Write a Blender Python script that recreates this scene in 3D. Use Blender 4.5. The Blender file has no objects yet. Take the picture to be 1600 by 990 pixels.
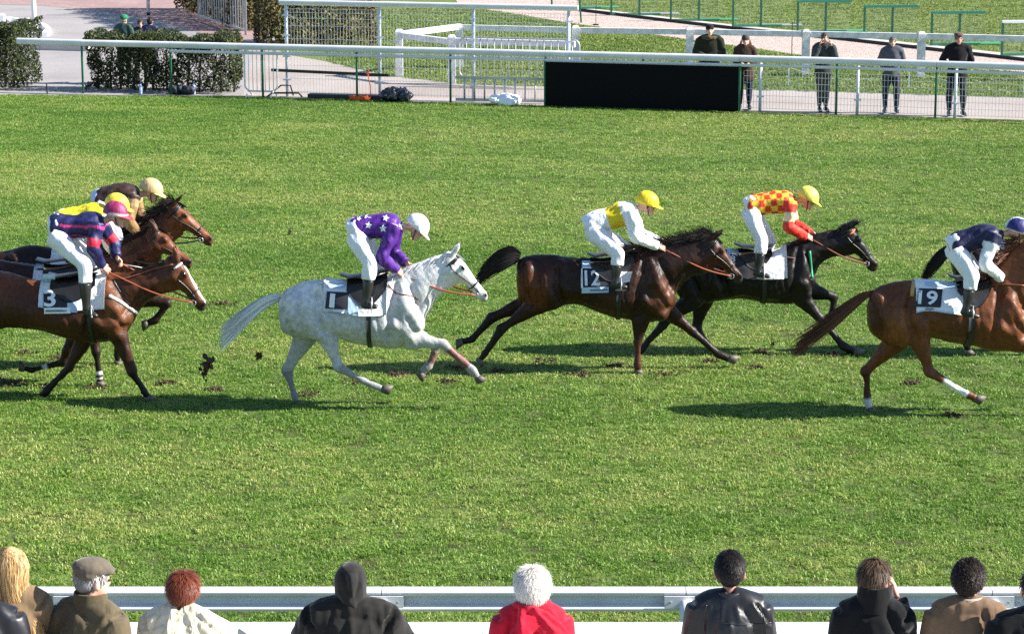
import bpy, bmesh, math, random
import numpy as np
from mathutils import Vector, Matrix
from mathutils.bvhtree import BVHTree

# ------------------------------------------------------------------ camera, sky, sun, exposure
SC = bpy.context.scene
COL = SC.collection
R = math.radians
FPX = 4000.0                                   # focal length in photograph pixels (1600 wide)
TH = math.atan(835.0 / FPX)                    # camera looks down by this angle
CAMH = 6.7 * math.cos(TH)
cam_data = bpy.data.cameras.new('camera')
cam_data.sensor_width = 36.0
cam_data.lens = FPX / 1600.0 * 36.0
cam_data.clip_start = 0.5
cam_data.clip_end = 3000.0
camera = bpy.data.objects.new('camera', cam_data)
COL.objects.link(camera)
camera.location = (0, 0, CAMH)
camera.rotation_euler = (math.pi / 2 - TH, 0, 0)
SC.camera = camera

SUN_EL, SUN_AZ = R(33), R(3)                   # the sun stands to the right, a little on the camera's side
sun_to = Vector((math.cos(SUN_EL) * math.cos(SUN_AZ), -math.cos(SUN_EL) * math.sin(SUN_AZ), math.sin(SUN_EL)))
world = bpy.data.worlds.new('World')
SC.world = world
world.use_nodes = True
wn = world.node_tree.nodes
sky = wn.new('ShaderNodeTexSky')
sky.sky_type = 'NISHITA'
sky.sun_disc = False
sky.air_density = 1.0
sky.dust_density = 0.15
sky.ozone_density = 3.5
sky.sun_elevation = SUN_EL
sky.sun_rotation = math.atan2(sun_to.x, sun_to.y)
wn['Background'].inputs['Strength'].default_value = 0.078
world.node_tree.links.new(sky.outputs[0], wn['Background'].inputs['Color'])
sun_data = bpy.data.lights.new('sun', 'SUN')
sun_data.energy = 5.0
sun_data.angle = R(0.5)
sun_data.color = (1.0, 0.95, 0.86)
sun = bpy.data.objects.new('sun', sun_data)
COL.objects.link(sun)
sun.rotation_euler = sun_to.to_track_quat('Z', 'Y').to_euler()
SC.view_settings.view_transform = 'Standard'
SC.view_settings.look = 'None'
SC.view_settings.gamma = 1.0
SC.view_settings.exposure = 1.42
SC.cycles.use_denoising = False
SC.cycles.max_bounces = 6
SC.cycles.transparent_max_bounces = 8

# ------------------------------------------------------------------ geometry helpers
RNG = random.Random(7)
NPR = np.random.default_rng(11)
V = Vector
FWD = V((0, math.cos(TH), -math.sin(TH)))
UPV = V((0, math.sin(TH), math.cos(TH)))
CAMP = V((0, 0, CAMH))


def ray(px, py):
    return FWD * FPX + V((1, 0, 0)) * (px - 800) - UPV * (py - 495)


def at(px, py, Y):
    """World point at distance Y seen at photograph pixel (px, py)."""
    d = ray(px, py)
    return CAMP + d * (Y / d.y)


def gnd(px, py, z=0.0):
    d = ray(px, py)
    return CAMP + d * ((z - CAMH) / d.z)


def to_px(co):
    """Photograph pixels at which world points are seen."""
    r_ = co - np.array(CAMP)
    d = r_ @ np.array(FWD)
    return np.stack([800 + FPX * r_[:, 0] / d, 495 - FPX * (r_ @ np.array(UPV)) / d], 1)


def smooth_poly(mesh):
    mesh.polygons.foreach_set('use_smooth', np.ones(len(mesh.polygons), dtype=bool))


class MB:
    """Collects vertices and faces for ONE mesh object."""

    def __init__(self):
        self.v, self.f = [], []

    def add(self, vs, fs):
        o = len(self.v)
        self.v.extend([tuple(p) for p in vs])
        self.f.extend([tuple(i + o for i in q) for q in fs])
        return self

    def box(self, c, s, rz=0.0, axes=None):
        hx, hy, hz = s[0] / 2, s[1] / 2, s[2] / 2
        if axes is None:
            ax = V((math.cos(rz), math.sin(rz), 0)); ay = V((-math.sin(rz), math.cos(rz), 0)); az = V((0, 0, 1))
        else:
            ax, ay, az = axes
        c = V(c)
        p = [c + ax * (hx * i) + ay * (hy * j) + az * (hz * k) for k in (-1, 1) for j in (-1, 1) for i in (-1, 1)]
        return self.add(p, [(0, 2, 3, 1), (4, 5, 7, 6), (0, 1, 5, 4), (2, 6, 7, 3), (0, 4, 6, 2), (1, 3, 7, 5)])

    def bar(self, a, b, w, h=None, up=(0, 0, 1)):
        a, b = V(a), V(b)
        t = (b - a); L = t.length; t.normalize()
        u = V(up)
        s = t.cross(u)
        if s.length < 1e-4:
            s = t.cross(V((0, 1, 0)))
        s.normalize(); u = s.cross(t)
        return self.box((a + b) / 2, (L, w, h or w), axes=(t, s, u))

    def rings(self, rings, cap=True):
        n = len(rings[0])
        vs = [p for r in rings for p in r]
        fs = []
        for i in range(len(rings) - 1):
            for j in range(n):
                k = (j + 1) % n
                fs.append((i * n + j, i * n + k, (i + 1) * n + k, (i + 1) * n + j))
        if cap:
            a = sum((V(p) for p in rings[0]), V()) / n
            b = sum((V(p) for p in rings[-1]), V()) / n
            ia = len(vs); vs += [a, b]
            last = (len(rings) - 1) * n
            for j in range(n):
                k = (j + 1) % n
                fs.append((ia, k, j)); fs.append((ia + 1, last + j, last + k))
        return self.add(vs, fs)

    def tube(self, pts, r, n=8, cap=True, flat=1.0, side=None):
        """Tube along pts; r one radius or a list; flat scales the second axis."""
        pts = [V(p) for p in pts]
        rr = r if hasattr(r, '__len__') else [r] * len(pts)
        rings, prev = [], None
        for i, p in enumerate(pts):
            t = (pts[min(i + 1, len(pts) - 1)] - pts[max(i - 1, 0)])
            if t.length < 1e-9:
                t = V((0, 0, 1))
            t.normalize()
            if prev is None:
                ref = V(side) if side else (V((0, 1, 0)) if abs(t.y) < .9 else V((1, 0, 0)))
            else:
                ref = prev
            s = ref - t * ref.dot(t)
            if s.length < 1e-5:
                s = t.orthogonal()
            s.normalize(); prev = s
            u = t.cross(s)
            a = rr[i]
            a, b = (a if hasattr(a, '__len__') else (a, a * flat))
            rings.append([p + u * (a * math.cos(q)) + s * (b * math.sin(q)) for q in [2 * math.pi * j / n for j in range(n)]])
        return self.rings(rings, cap)

    def ball(self, c, rad, axes=None, n=12, m=8):
        c = V(c)
        rx, ry, rz = rad if hasattr(rad, '__len__') else (rad,) * 3
        ax, ay, az = axes or (V((1, 0, 0)), V((0, 1, 0)), V((0, 0, 1)))
        rings = []
        for i in range(1, m):
            th = math.pi * i / m
            rings.append([c + ax * (rx * math.sin(th) * math.cos(q)) + ay * (ry * math.sin(th) * math.sin(q)) - az * (rz * math.cos(th))
                          for q in [2 * math.pi * j / n for j in range(n)]])
        self.rings(rings, False)
        o = len(self.v); tot = (m - 1) * n
        self.v += [tuple(c - az * rz), tuple(c + az * rz)]
        b = o - tot
        for j in range(n):
            k = (j + 1) % n
            self.f.append((o, b + k, b + j)); self.f.append((o + 1, b + (m - 2) * n + j, b + (m - 2) * n + k))
        return self

    def mesh(self, name, origin=(0, 0, 0)):
        me = bpy.data.meshes.new(name)
        o = V(origin)
        vs = np.array(self.v, dtype=np.float64).reshape(-1, 3) - np.array(o)
        me.from_pydata(vs.tolist(), [], self.f)
        me.update()
        return me

    def build(self, name, mat, parent=None, smooth=False, origin=None):
        og = origin if origin is not None else (parent_origin(parent) if parent else (0, 0, 0))
        me = self.mesh(name, og)
        return link(name, me, mat, parent, smooth, og if parent is None else None)


def parent_origin(p):
    o = V()
    while p is not None:
        o += p.location
        p = p.parent
    return o


def link(name, me, mat, parent=None, smooth=False, loc=None):
    ob = bpy.data.objects.new(name, me)
    if mat is not None and len(me.materials) == 0:
        me.materials.append(mat)
    if smooth:
        smooth_poly(me)
    COL.objects.link(ob)
    if parent is not None:
        ob.parent = parent
    elif loc is not None:
        ob.location = loc
    return ob


def tag(o, label=None, cat=None, group=None, kind=None):
    if label: o['label'] = label
    if cat: o['category'] = cat
    if group: o['group'] = group
    if kind: o['kind'] = kind
    return o


def thing(name, loc, label, cat, group=None):
    o = bpy.data.objects.new(name, None)
    o.empty_display_size = 0.1
    COL.objects.link(o)
    o.location = loc
    return tag(o, label, cat, group)


def catmull(pts, k=4):
    """Catmull-Rom through rows of a numpy array."""
    P = np.asarray(pts, dtype=float)
    if len(P) < 3:
        t = np.linspace(0, 1, k + 1)[:, None]
        return P[0] * (1 - t) + P[-1] * t
    Q = np.vstack([2 * P[0] - P[1], P, 2 * P[-1] - P[-2]])
    out = []
    for i in range(1, len(Q) - 2):
        for j in range(k):
            t = j / k
            a, b, c, d = Q[i - 1], Q[i], Q[i + 1], Q[i + 2]
            out.append(.5 * (2 * b + (c - a) * t + (2 * a - 5 * b + 4 * c - d) * t * t + (3 * b - a - 3 * c + d) * t ** 3))
    out.append(P[-1])
    return np.array(out)


def limb(mb, pts, rad, n=14, k=4, side=None):
    """Smooth tapering limb: pts 3-D, rad = (in-plane, lateral) per point."""
    rows = [list(p) + list(r if hasattr(r, '__len__') else (r, r)) for p, r in zip(pts, rad)]
    C = catmull(rows, k)
    C[:, 3:] = np.maximum(C[:, 3:], .004)
    mb.tube([V(c[:3]) for c in C], [(c[3], c[4]) for c in C], n=n, side=side)
    return C


def fuse(name, mb, voxel=.016, iters=5, factor=.5, extra=None):
    """One continuous skin over the overlapping closed shapes in mb."""
    me = mb.mesh(name + '_raw')
    ob = bpy.data.objects.new(name + '_raw', me)
    COL.objects.link(ob)
    m = ob.modifiers.new('r', 'REMESH')
    m.mode = 'VOXEL'; m.voxel_size = voxel; m.adaptivity = 0.0; m.use_smooth_shade = True
    if iters:
        s = ob.modifiers.new('s', 'SMOOTH'); s.factor = factor; s.iterations = iters
    dg = bpy.context.evaluated_depsgraph_get()
    out = bpy.data.meshes.new_from_object(ob.evaluated_get(dg))
    bpy.data.objects.remove(ob); bpy.data.meshes.remove(me)
    out.name = name
    if extra is not None and extra.v:                       # fingers and the like: kept as separate shapes in the same mesh
        bm = bmesh.new(); bm.from_mesh(out)
        vs = [bm.verts.new(p) for p in extra.v]
        for f in extra.f:
            try: bm.faces.new([vs[i] for i in f])
            except ValueError: pass
        bm.to_mesh(out); bm.free()
    smooth_poly(out)
    return out


def mesh_co(me):
    a = np.empty(len(me.vertices) * 3); me.vertices.foreach_get('co', a)
    return a.reshape(-1, 3)


def set_co(me, co):
    me.vertices.foreach_set('co', np.ascontiguousarray(co, dtype=np.float32).ravel()); me.update()


def set_col(me, col):
    c = np.ones((len(me.vertices), 4), dtype=np.float32)
    c[:, :3] = col
    at_ = me.color_attributes.new('Col', 'FLOAT_COLOR', 'POINT')
    at_.data.foreach_set('color', c.ravel())


def poly_near(co, pts):
    """Distance of each vertex to a polyline and the parameter (index units) of the nearest place on it."""
    P = np.array([list(p) for p in pts])
    best = np.full(len(co), 1e9); par = np.zeros(len(co))
    for i in range(len(P) - 1):
        a, d = P[i], P[i + 1] - P[i]
        t = np.clip(((co - a) @ d) / max(d @ d, 1e-9), 0, 1)
        q = np.linalg.norm(co - (a + t[:, None] * d), axis=1)
        m = q < best
        best[m] = q[m]; par[m] = i + t[m]
    return best, par


def sstep(a, b, x):
    t = np.clip((x - a) / (b - a), 0, 1)
    return t * t * (3 - 2 * t)


def vnoise(co, scale, seed=0):
    """Cheap smooth 3-D noise in -1..1 from a few sines."""
    r = np.random.default_rng(seed)
    out = np.zeros(len(co))
    for _ in range(6):
        k = r.normal(size=3) * scale
        out += np.sin(co @ k + r.uniform(0, 6.28))
    return out / 3.2


def mixc(col, new, w):
    return col * (1 - w[:, None]) + np.array(new)[None, :] * w[:, None]


# ------------------------------------------------------------------ materials
MATS = {}


def mat(name, col=None, rough=.6, spec=.5, metal=0, noise=.0, nscale=6.0, bump=.0, bscale=40.0, sheen=0, attr=False, col2=None, coord='Object', wrinkle=0, wscale=8.0, sub=0, emis=0):
    if name in MATS:
        return MATS[name]
    m = bpy.data.materials.new(name)
    m.use_nodes = True
    nt = m.node_tree; N = nt.nodes; L = nt.links
    b = N['Principled BSDF']
    b.inputs['Roughness'].default_value = rough
    b.inputs['Specular IOR Level'].default_value = spec
    b.inputs['Metallic'].default_value = metal
    if sheen:
        b.inputs['Sheen Weight'].default_value = sheen
        b.inputs['Sheen Roughness'].default_value = .4
    tc = N.new('ShaderNodeTexCoord')
    src = tc.outputs[coord]
    if attr:
        a = N.new('ShaderNodeAttribute'); a.attribute_name = 'Col'
        cs = a.outputs['Color']
    else:
        rgb = N.new('ShaderNodeRGB'); rgb.outputs[0].default_value = (*col, 1); cs = rgb.outputs[0]
    if noise or col2:
        nz = N.new('ShaderNodeTexNoise'); nz.inputs['Scale'].default_value = nscale; nz.inputs['Detail'].default_value = 5
        L.new(src, nz.inputs['Vector'])
        mx = N.new('ShaderNodeMix'); mx.data_type = 'RGBA'
        if col2:
            rp = N.new('ShaderNodeMapRange'); rp.inputs[1].default_value = .38; rp.inputs[2].default_value = .62
            L.new(nz.outputs['Fac'], rp.inputs[0]); L.new(rp.outputs[0], mx.inputs[0])
            L.new(cs, mx.inputs[6]); mx.inputs[7].default_value = (*col2, 1)
        else:
            mx.blend_type = 'MULTIPLY'; mx.inputs[0].default_value = 1
            rp = N.new('ShaderNodeMapRange'); rp.inputs[1].default_value = .3; rp.inputs[2].default_value = .7
            rp.inputs[3].default_value = 1 - noise; rp.inputs[4].default_value = 1 + noise
            L.new(nz.outputs['Fac'], rp.inputs[0]); L.new(cs, mx.inputs[6]); L.new(rp.outputs[0], mx.inputs[7])
        cs = mx.outputs[2]
    L.new(cs, b.inputs['Base Color'])
    hgt = None
    if bump:
        nb = N.new('ShaderNodeTexNoise'); nb.inputs['Scale'].default_value = bscale; nb.inputs['Detail'].default_value = 4
        L.new(src, nb.inputs['Vector'])
        bp = N.new('ShaderNodeBump'); bp.inputs['Strength'].default_value = min(bump, 1); bp.inputs['Distance'].default_value = .02
        L.new(nb.outputs['Fac'], bp.inputs['Height']); hgt = bp
    if wrinkle:
        nb = N.new('ShaderNodeTexNoise'); nb.inputs['Scale'].default_value = wscale; nb.inputs['Detail'].default_value = 2
        nb.inputs['Distortion'].default_value = 1.2
        mp = N.new('ShaderNodeMapping'); mp.inputs['Scale'].default_value = (1, 1, .45); mp.inputs['Rotation'].default_value = (.3, .5, .2)
        L.new(src, mp.inputs['Vector']); L.new(mp.outputs[0], nb.inputs['Vector'])
        bp = N.new('ShaderNodeBump'); bp.inputs['Strength'].default_value = min(wrinkle, 1); bp.inputs['Distance'].default_value = .06
        L.new(nb.outputs['Fac'], bp.inputs['Height'])
        if hgt: L.new(hgt.outputs[0], bp.inputs['Normal'])
        hgt = bp
    if hgt:
        L.new(hgt.outputs[0], b.inputs['Normal'])
    MATS[name] = m
    return m


WHITE_PAINT = mat('white_paint', (.78, .78, .76), .4, noise=.06, nscale=3)
RAIL_WHITE = mat('rail_plastic', (.66, .66, .66), .34, noise=.1, nscale=3)
GREEN_METAL = mat('green_metal', (.02, .13, .07), .4)
BLACK = mat('black_plastic', (.012, .012, .013), .5)
STEEL = mat('galvanised_steel', (.42, .43, .44), .45, metal=.5, noise=.12, nscale=9)
LEATHER = mat('black_leather', (.014, .013, .013), .35, spec=.6)
BROWN_LEATHER = mat('tan_leather', (.19, .055, .022), .45)
HAIRMAT = mat('hair', rough=.55, spec=.3, attr=True)
SKIN = mat('skin', rough=.5, attr=True, noise=.06, nscale=30)
COAT = mat('horse_coat', rough=.44, spec=.22, attr=True, noise=.2, nscale=22, bump=.22, bscale=60)
CLOTH = mat('cloth', rough=.75, spec=.25, attr=True, noise=.05, nscale=12, wrinkle=.3, wscale=9, sheen=.15)
SATIN = mat('satin', rough=.5, spec=.35, attr=True, noise=.04, nscale=12, wrinkle=.22, wscale=11)
EYE = mat('eye', (.01, .008, .006), .12, spec=.7)
HORN = mat('hoof_horn', (.09, .075, .06), .6, noise=.25, nscale=25)
# ------------------------------------------------------------------ hair ribbons
class Hair(MB):
    def __init__(self):
        super().__init__(); self.c = []; self.var = (.65, 1.35)

    def strand(self, pts, w, col, side=None):
        pts = [V(p) for p in pts]
        n = len(pts)
        vs = []
        for i, p in enumerate(pts):
            t = (pts[min(i + 1, n - 1)] - pts[max(i - 1, 0)])
            s = t.cross(side if side is not None else V((RNG.uniform(-.4, .4), 1, RNG.uniform(-.4, .4))))
            if s.length < 1e-6: s = t.orthogonal()
            s.normalize()
            ww = w * (1 - .75 * (i / (n - 1)) ** 2)
            vs += [p - s * ww, p + s * ww]
        self.add(vs, [(2 * i, 2 * i + 1, 2 * i + 3, 2 * i + 2) for i in range(n - 1)])
        k = RNG.uniform(*self.var)
        self.c += [(col[0] * k, col[1] * k, col[2] * k)] * len(vs)

    def solid(self, fn, col):
        o = len(self.v); fn(self)
        self.c += [tuple(col)] * (len(self.v) - o)

    def done(self, name, parent, origin=None, material=None):
        og = origin if origin is not None else parent_origin(parent)
        me = self.mesh(name, og)
        set_col(me, np.array(self.c))
        return link(name, me, material or HAIRMAT, parent, True)


def finish(name, me, col, material, parent):
    """Mesh in world coordinates -> child of parent, with vertex colours."""
    if col is not None:
        set_col(me, col)
    set_co(me, mesh_co(me) - np.array(parent_origin(parent)))
    return link(name, me, material, parent)


def bvh_of(me):
    co = mesh_co(me)
    return BVHTree.FromPolygons([tuple(c) for c in co], [tuple(p.vertices) for p in me.polygons])


# ------------------------------------------------------------------ people
def frame(f, u):
    f = V(f).normalized(); s = f.cross(V(u)).normalized()
    return f, s, s.cross(f)


def head_shapes(mb, c, f, u, g=1.0, ears=True):
    f, s, u = frame(f, u)
    A = (s, f, u)
    mb.ball(c - f * .012 * g + u * .03 * g, (.074 * g, .096 * g, .088 * g), A)
    mb.ball(c + f * .032 * g - u * .035 * g, (.058 * g, .062 * g, .08 * g), A)
    mb.ball(c + f * .07 * g - u * .098 * g, (.03 * g, .028 * g, .024 * g), A)
    mb.ball(c + f * .078 * g - u * .062 * g, (.026 * g, .022 * g, .016 * g), A)
    mb.ball(c + f * .072 * g + u * .028 * g, (.055 * g, .026 * g, .016 * g), A)
    mb.tube([c + f * .086 * g + u * .018 * g, c + f * .108 * g - u * .018 * g, c + f * .085 * g - u * .032 * g], [.010 * g, .016 * g, .012 * g])
    if ears:
        for q in (-1, 1):
            mb.ball(c + s * (.08 * q * g) - f * .015 * g - u * .012 * g, (.013 * g, .022 * g, .034 * g), A)


def hand_shapes(mb, wr, d, nrm, g=1.0, curl=1.0, flip=1):
    d = V(d).normalized(); nrm = V(nrm); nrm = (nrm - d * nrm.dot(d)).normalized(); s = d.cross(nrm) * flip
    mb.tube([wr, wr + d * .035 * g, wr + d * .085 * g], [(.018 * g, .026 * g), (.018 * g, .038 * g), (.014 * g, .04 * g)], n=8, side=s)
    for i, ln in enumerate((.068, .078, .072, .056)):
        b = wr + d * .085 * g + s * ((i - 1.5) * .0195 * g)
        p, dd, nn, pts = b, d.copy(), nrm.copy(), [b]
        for j, fr in enumerate((.45, .32, .23)):
            an_ = curl * (.55, .75, .6)[j]
            dd, nn = dd * math.cos(an_) + nn * math.sin(an_), nn * math.cos(an_) - dd * math.sin(an_)
            p = p + dd * (ln * fr * g); pts.append(p)
        mb.tube(pts, [.0095 * g, .009 * g, .008 * g, .006 * g], n=6)
    b = wr + d * .025 * g - s * .034 * g
    mb.tube([b, b + (d * .6 - s * .6 + nrm * .3) * .035 * g, b + (d * 1.2 - s * .75 + nrm * .9) * .045 * g], [.012 * g, .0105 * g, .007 * g], n=6)


def body_shapes(mb, J, parts, pad=0.0, g=1.0, legs=(0, 1), armsto=1.0, waist=.75):
    lat = (J['sh'][1] - J['sh'][0]).normalized()
    if 'torso' in parts:
        w = J.get('wide', 1.0); dp = J.get('deep', 1.0)
        ch = (J['sh'][0] + J['sh'][1]) / 2
        up = (ch - J['mid']).normalized()
        limb(mb, [J['pel'] - up * .06 * g, J['pel'], J['mid'], J['mid'].lerp(ch, .6), ch + up * .015, ch + up * .05 * g],
             [(.09 * g * dp + pad, .13 * g * w + pad), (.112 * g * dp + pad, .155 * g * w + pad), (.105 * g * dp + pad, .142 * g * w + pad), (.118 * g * dp + pad, .165 * g * w + pad), (.088 * g * dp + pad, .15 * g * w + pad), (.055 * g + pad, .07 * g + pad)], side=lat, n=18)
    if 'neck' in parts:
        ch = (J['sh'][0] + J['sh'][1]) / 2
        limb(mb, [ch, J['neck'], J['head']], [.062 * g + pad, .052 * g + pad, .05 * g + pad])
    if 'arms' in parts:
        for i in (0, 1):
            a, b, c = J['sh'][i], J['el'][i], J['wr'][i]
            c = b.lerp(c, armsto)
            limb(mb, [a - (b - a) * .08, a.lerp(b, .15), a.lerp(b, .6), b, b.lerp(c, .3), c], [.06 * g + pad, .06 * g + pad, .05 * g + pad, .043 * g + pad, .042 * g + pad, (.028 * g + pad)])
    if 'hips' in parts:
        up = (J['mid'] - J['pel']).normalized()
        limb(mb, [J['pel'] - up * .09 * g, J['pel'], J['pel'].lerp(J['mid'], waist)], [(.09 * g + pad, .12 * g + pad), (.118 * g + pad, .16 * g + pad), (.105 * g + pad, .14 * g + pad)], side=lat, n=18)
    if 'legs' in parts:
        for i in (0, 1):
            a, b, c = J['hip'][i], J['kn'][i], J['an'][i]
            pts = [a, a.lerp(b, .35), a.lerp(b, .8), b, b.lerp(c, .3), b.lerp(c, .75), c]
            rad = [.1, .09, .066, .06, .058, .042, .038]
            C = catmull([list(p) + [r * g + pad] for p, r in zip(pts, rad)], 4)
            n = len(C); C = C[int(legs[0] * (n - 1)):int(legs[1] * (n - 1)) + 1]
            mb.tube([V(q[:3]) for q in C], [q[3] for q in C], n=14)
    if 'feet' in parts:
        for i in (0, 1):
            an, toe = J['an'][i], J['toe'][i]
            d = (toe - an); dn = d.normalized(); sh = (J['an'][i] - J['kn'][i]).normalized()
            limb(mb, [an - sh * .06 * g, an + sh * .02 * g], [.04 * g + pad, .04 * g + pad])
            limb(mb, [an + sh * .03 - dn * .055 * g, an + sh * .02, an.lerp(toe, .65), toe], [(.032 * g + pad, .032 * g + pad), (.042 * g + pad, .036 * g + pad), (.03 * g + pad, .044 * g + pad), (.018 * g + pad, .03 * g + pad)])


SKINC = (.62, .35, .255)


def eyes(parent, c, f, u, g=1.0):
    f, s, u = frame(f, u)
    for q in (-1, 1):
        MB().ball(c + f * .083 * g + s * .033 * q * g + u * .008 * g, (.013 * g, .008 * g, .008 * g), (s, f, u), 8, 6).build('eye', EYE, parent, True)


def body_mesh(root, J, g, voxel=.012, hands=None, skin=SKINC, full=True):
    mb, hx = MB(), MB()
    head_shapes(mb, J['head'], J['hf'], J['hu'], g)
    body_shapes(mb, J, {'torso', 'neck', 'arms', 'hips', 'legs', 'feet'} if full else {'torso', 'neck', 'arms'}, -.012, g)
    if hands:
        for i in (0, 1):
            if hands[i]:
                d, nr, cu = hands[i]
                hand_shapes(hx, J['wr'][i], d, nr, g, cu, 1 if i else -1)
    me = fuse('body', mb, voxel, 3, .5, hx)
    co = mesh_co(me)
    col = np.tile(np.array(skin), (len(co), 1))
    f, s, u = frame(J['hf'], J['hu'])
    rel = co - np.array(J['head'])
    lf, lu = rel @ np.array(f), rel @ np.array(u)
    lip = sstep(.012, .004, np.abs(lu + .062 * g)) * (lf > .085 * g)
    col = mixc(col, (.36, .1, .09), lip * .7)
    brow = sstep(.008, .003, np.abs(lu - .03 * g)) * (lf > .075 * g)
    col = mixc(col, (.06, .04, .03), brow * .7)
    return finish('body', me, col, SKIN, root)


def jockey(label, px, Y, colours, horse_hw=.3, group='jockeys in the race'):
    """px: joints in photograph pixels; Y: distance of the horse's middle line."""
    o = lambda k, dy: at(px[k][0], px[k][1], Y + dy)
    J = {}
    J['pel'] = o('pel', 0); J['mid'] = o('mid', 0)
    J['sh'] = [o('sh', -.17), at(px['sh'][0], px['sh'][1], Y) + V((0, .17, 0))]
    ch = (J['sh'][0] + J['sh'][1]) / 2
    J['head'] = o('head', 0)
    J['neck'] = ch.lerp(J['head'], .5)
    a = px.get('look', -20)
    J['hf'] = V((math.cos(R(a)), 0, math.sin(R(a)))); J['hu'] = V((-math.sin(R(a)), 0, math.cos(R(a))))
    J['el'] = [o('el', -.24), o('elf', .24)]
    J['wr'] = [o('wr', -.09), o('wrf', .09)]
    J['hip'] = [at(px['hip'][0], px['hip'][1], Y) + V((0, -.1, 0)), at(px['hip'][0], px['hip'][1], Y) + V((0, .1, 0))]
    J['kn'] = [o('kn', -horse_hw), o('knf', horse_hw)]
    J['an'] = [o('an', -horse_hw - .05), o('anf', horse_hw + .05)]
    J['toe'] = [o('toe', -horse_hw - .07), o('toe', -horse_hw - .07) + V((0, 2 * horse_hw + .14, 0))]
    g = px.get('g', .95)
    root = thing('jockey', J['pel'] - V((0, 0, .05)), label, 'person', group)
    hd = [((J['wr'][i] - J['el'][i]).normalized() * .6 + V((.5, 0, -.1)), V((-.15, (1 if i == 0 else -1) * .7, -.6)), 1.15) for i in (0, 1)]
    body_mesh(root, J, g, .013, hd)
    # silks
    mb = MB(); body_shapes(mb, J, {'torso', 'arms'}, .026, g, armsto=.97)
    limb(mb, [ch - (ch - J['mid']) * .2, J['neck'].lerp(ch, .25)], [(.06, .07), (.055, .055)])
    me = fuse('silks', mb, .013, 3)
    co = mesh_co(me)
    co = co + np.array(0.0)
    nrm = np.empty(len(co) * 3); me.vertices.foreach_get('normal', nrm); nrm = nrm.reshape(-1, 3)
    co = co + nrm * (vnoise(co, 22, 3) * .0085 + vnoise(co, 46, 5) * .004)[:, None]
    set_co(me, co)
    up = np.array((ch - J['pel']).normalized()); L = (ch - J['pel']).length
    t = ((co - np.array(J['pel'])) @ up) / L
    arm_d, arm_p = [], []
    for i in (0, 1):
        d, p = poly_near(co, [J['sh'][i], J['el'][i], J['wr'][i]])
        arm_d.append(d); arm_p.append(p)
    ad = np.minimum(*arm_d); ap = np.where(arm_d[0] < arm_d[1], arm_p[0], arm_p[1])
    td, _ = poly_near(co, [J['pel'], J['mid'], ch])
    is_arm = (ad < .095 * g) & (ad < td) & (ap > .06)
    rel = co - np.array(J['pel'])
    back = np.cross(up, np.array([0, 1.0, 0]))            # roughly out of the back / belly
    lat = rel[:, 1]; dep = (rel - (rel @ up)[:, None] * up) @ back
    ang = np.arctan2(lat, -dep)
    col = colours['silks'](co, t, is_arm, ap, ang)
    silks = finish('silks', me, col, SATIN, root)
    # breeches and boots
    mb = MB(); body_shapes(mb, J, {'hips', 'legs'}, .02, g, legs=(0, .74), waist=.3)
    me = fuse('breeches', mb, .013, 3)
    co = mesh_co(me)
    nrm = np.empty(len(co) * 3); me.vertices.foreach_get('normal', nrm); nrm = nrm.reshape(-1, 3)
    set_co(me, co + nrm * (vnoise(co * np.array([1, 1, .7]), 30, 8) * .006)[:, None])
    finish('breeches', me, np.tile(np.array(colours.get('breeches', (.74, .74, .76))), (len(co), 1)), SATIN, root)
    for i in (0, 1):
        Ji = {k: v for k, v in J.items()}
        mb = MB()
        b, c = J['kn'][i], J['an'][i]
        limb(mb, [b.lerp(c, .42), b.lerp(c, .6), b.lerp(c, .85), c], [.064 * g, .06 * g, .047 * g, .045 * g])
        an, toe = J['an'][i], J['toe'][i]
        dn = (toe - an).normalized(); sh = (c - b).normalized()
        limb(mb, [an + sh * .03 - dn * .05, an + sh * .025, an.lerp(toe, .65) + sh * .01, toe], [(.034, .032), (.044, .038), (.032, .042), (.02, .03)])
        me = fuse('boot', mb, .011, 2)
        finish('boot', me, None, LEATHER, root)
        st = MB()
        m_ = an.lerp(toe, .5) + sh * .035
        st.tube([m_ + V((0, -.06, 0)), m_ + V((0, .06, 0))], .009)
        for q in (-1, 1):
            st.tube([m_ + V((0, .06 * q, 0)), m_ - sh * .05 + V((0, .055 * q, 0)), m_ - sh * .11 - dn * .01], .007, n=6)
        st.build('stirrup', STEEL, root, True)
    # helmet with silk cover
    f, s, u = frame(J['hf'], J['hu']); c = J['head'] + u * .03 - f * .006
    hm = MB(); rings = []
    n = 22
    for i in range(9):
        th = math.pi / 2 * i / 8
        rr = max(math.cos(th), .02)
        rings.append([c + s * (.112 * rr * math.cos(q)) + f * (.138 * rr * math.sin(q)) + u * (.13 * math.sin(th) - .012 * math.sin(q) * (1 - i / 8)) for q in [2 * math.pi * j / n for j in range(n)]])
    hm.rings([[c + (p - c) * .93 - u * .02 for p in rings[0]]] + [[p - u * .022 for p in rings[0]]] + rings)
    me = hm.mesh('helmet'); co = mesh_co(me)
    relh = co - np.array(c)
    hcol = colours['helmet'](relh @ np.array(s), relh @ np.array(f), relh @ np.array(u))
    helmet = finish('helmet', me, hcol, SATIN, root)
    smooth_poly(me)
    vz = MB(); ra, rb = [], []
    for j in range(13):
        q = math.pi * (.14 + .72 * j / 12)
        base = c + s * (.112 * math.cos(q)) + f * (.134 * math.sin(q)) - u * .016
        ex = math.sin((q - .14 * math.pi) / .72)
        tip = base + f * (.062 * max(ex, 0) ** .6) + s * (.012 * math.cos(q)) - u * (.026 * max(ex, 0))
        ra.append(base); rb.append(tip)
    vs = [p + u * .004 for p in ra] + [p + u * .004 for p in rb] + [p - u * .004 for p in ra] + [p - u * .006 for p in rb]
    fs = []
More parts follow.
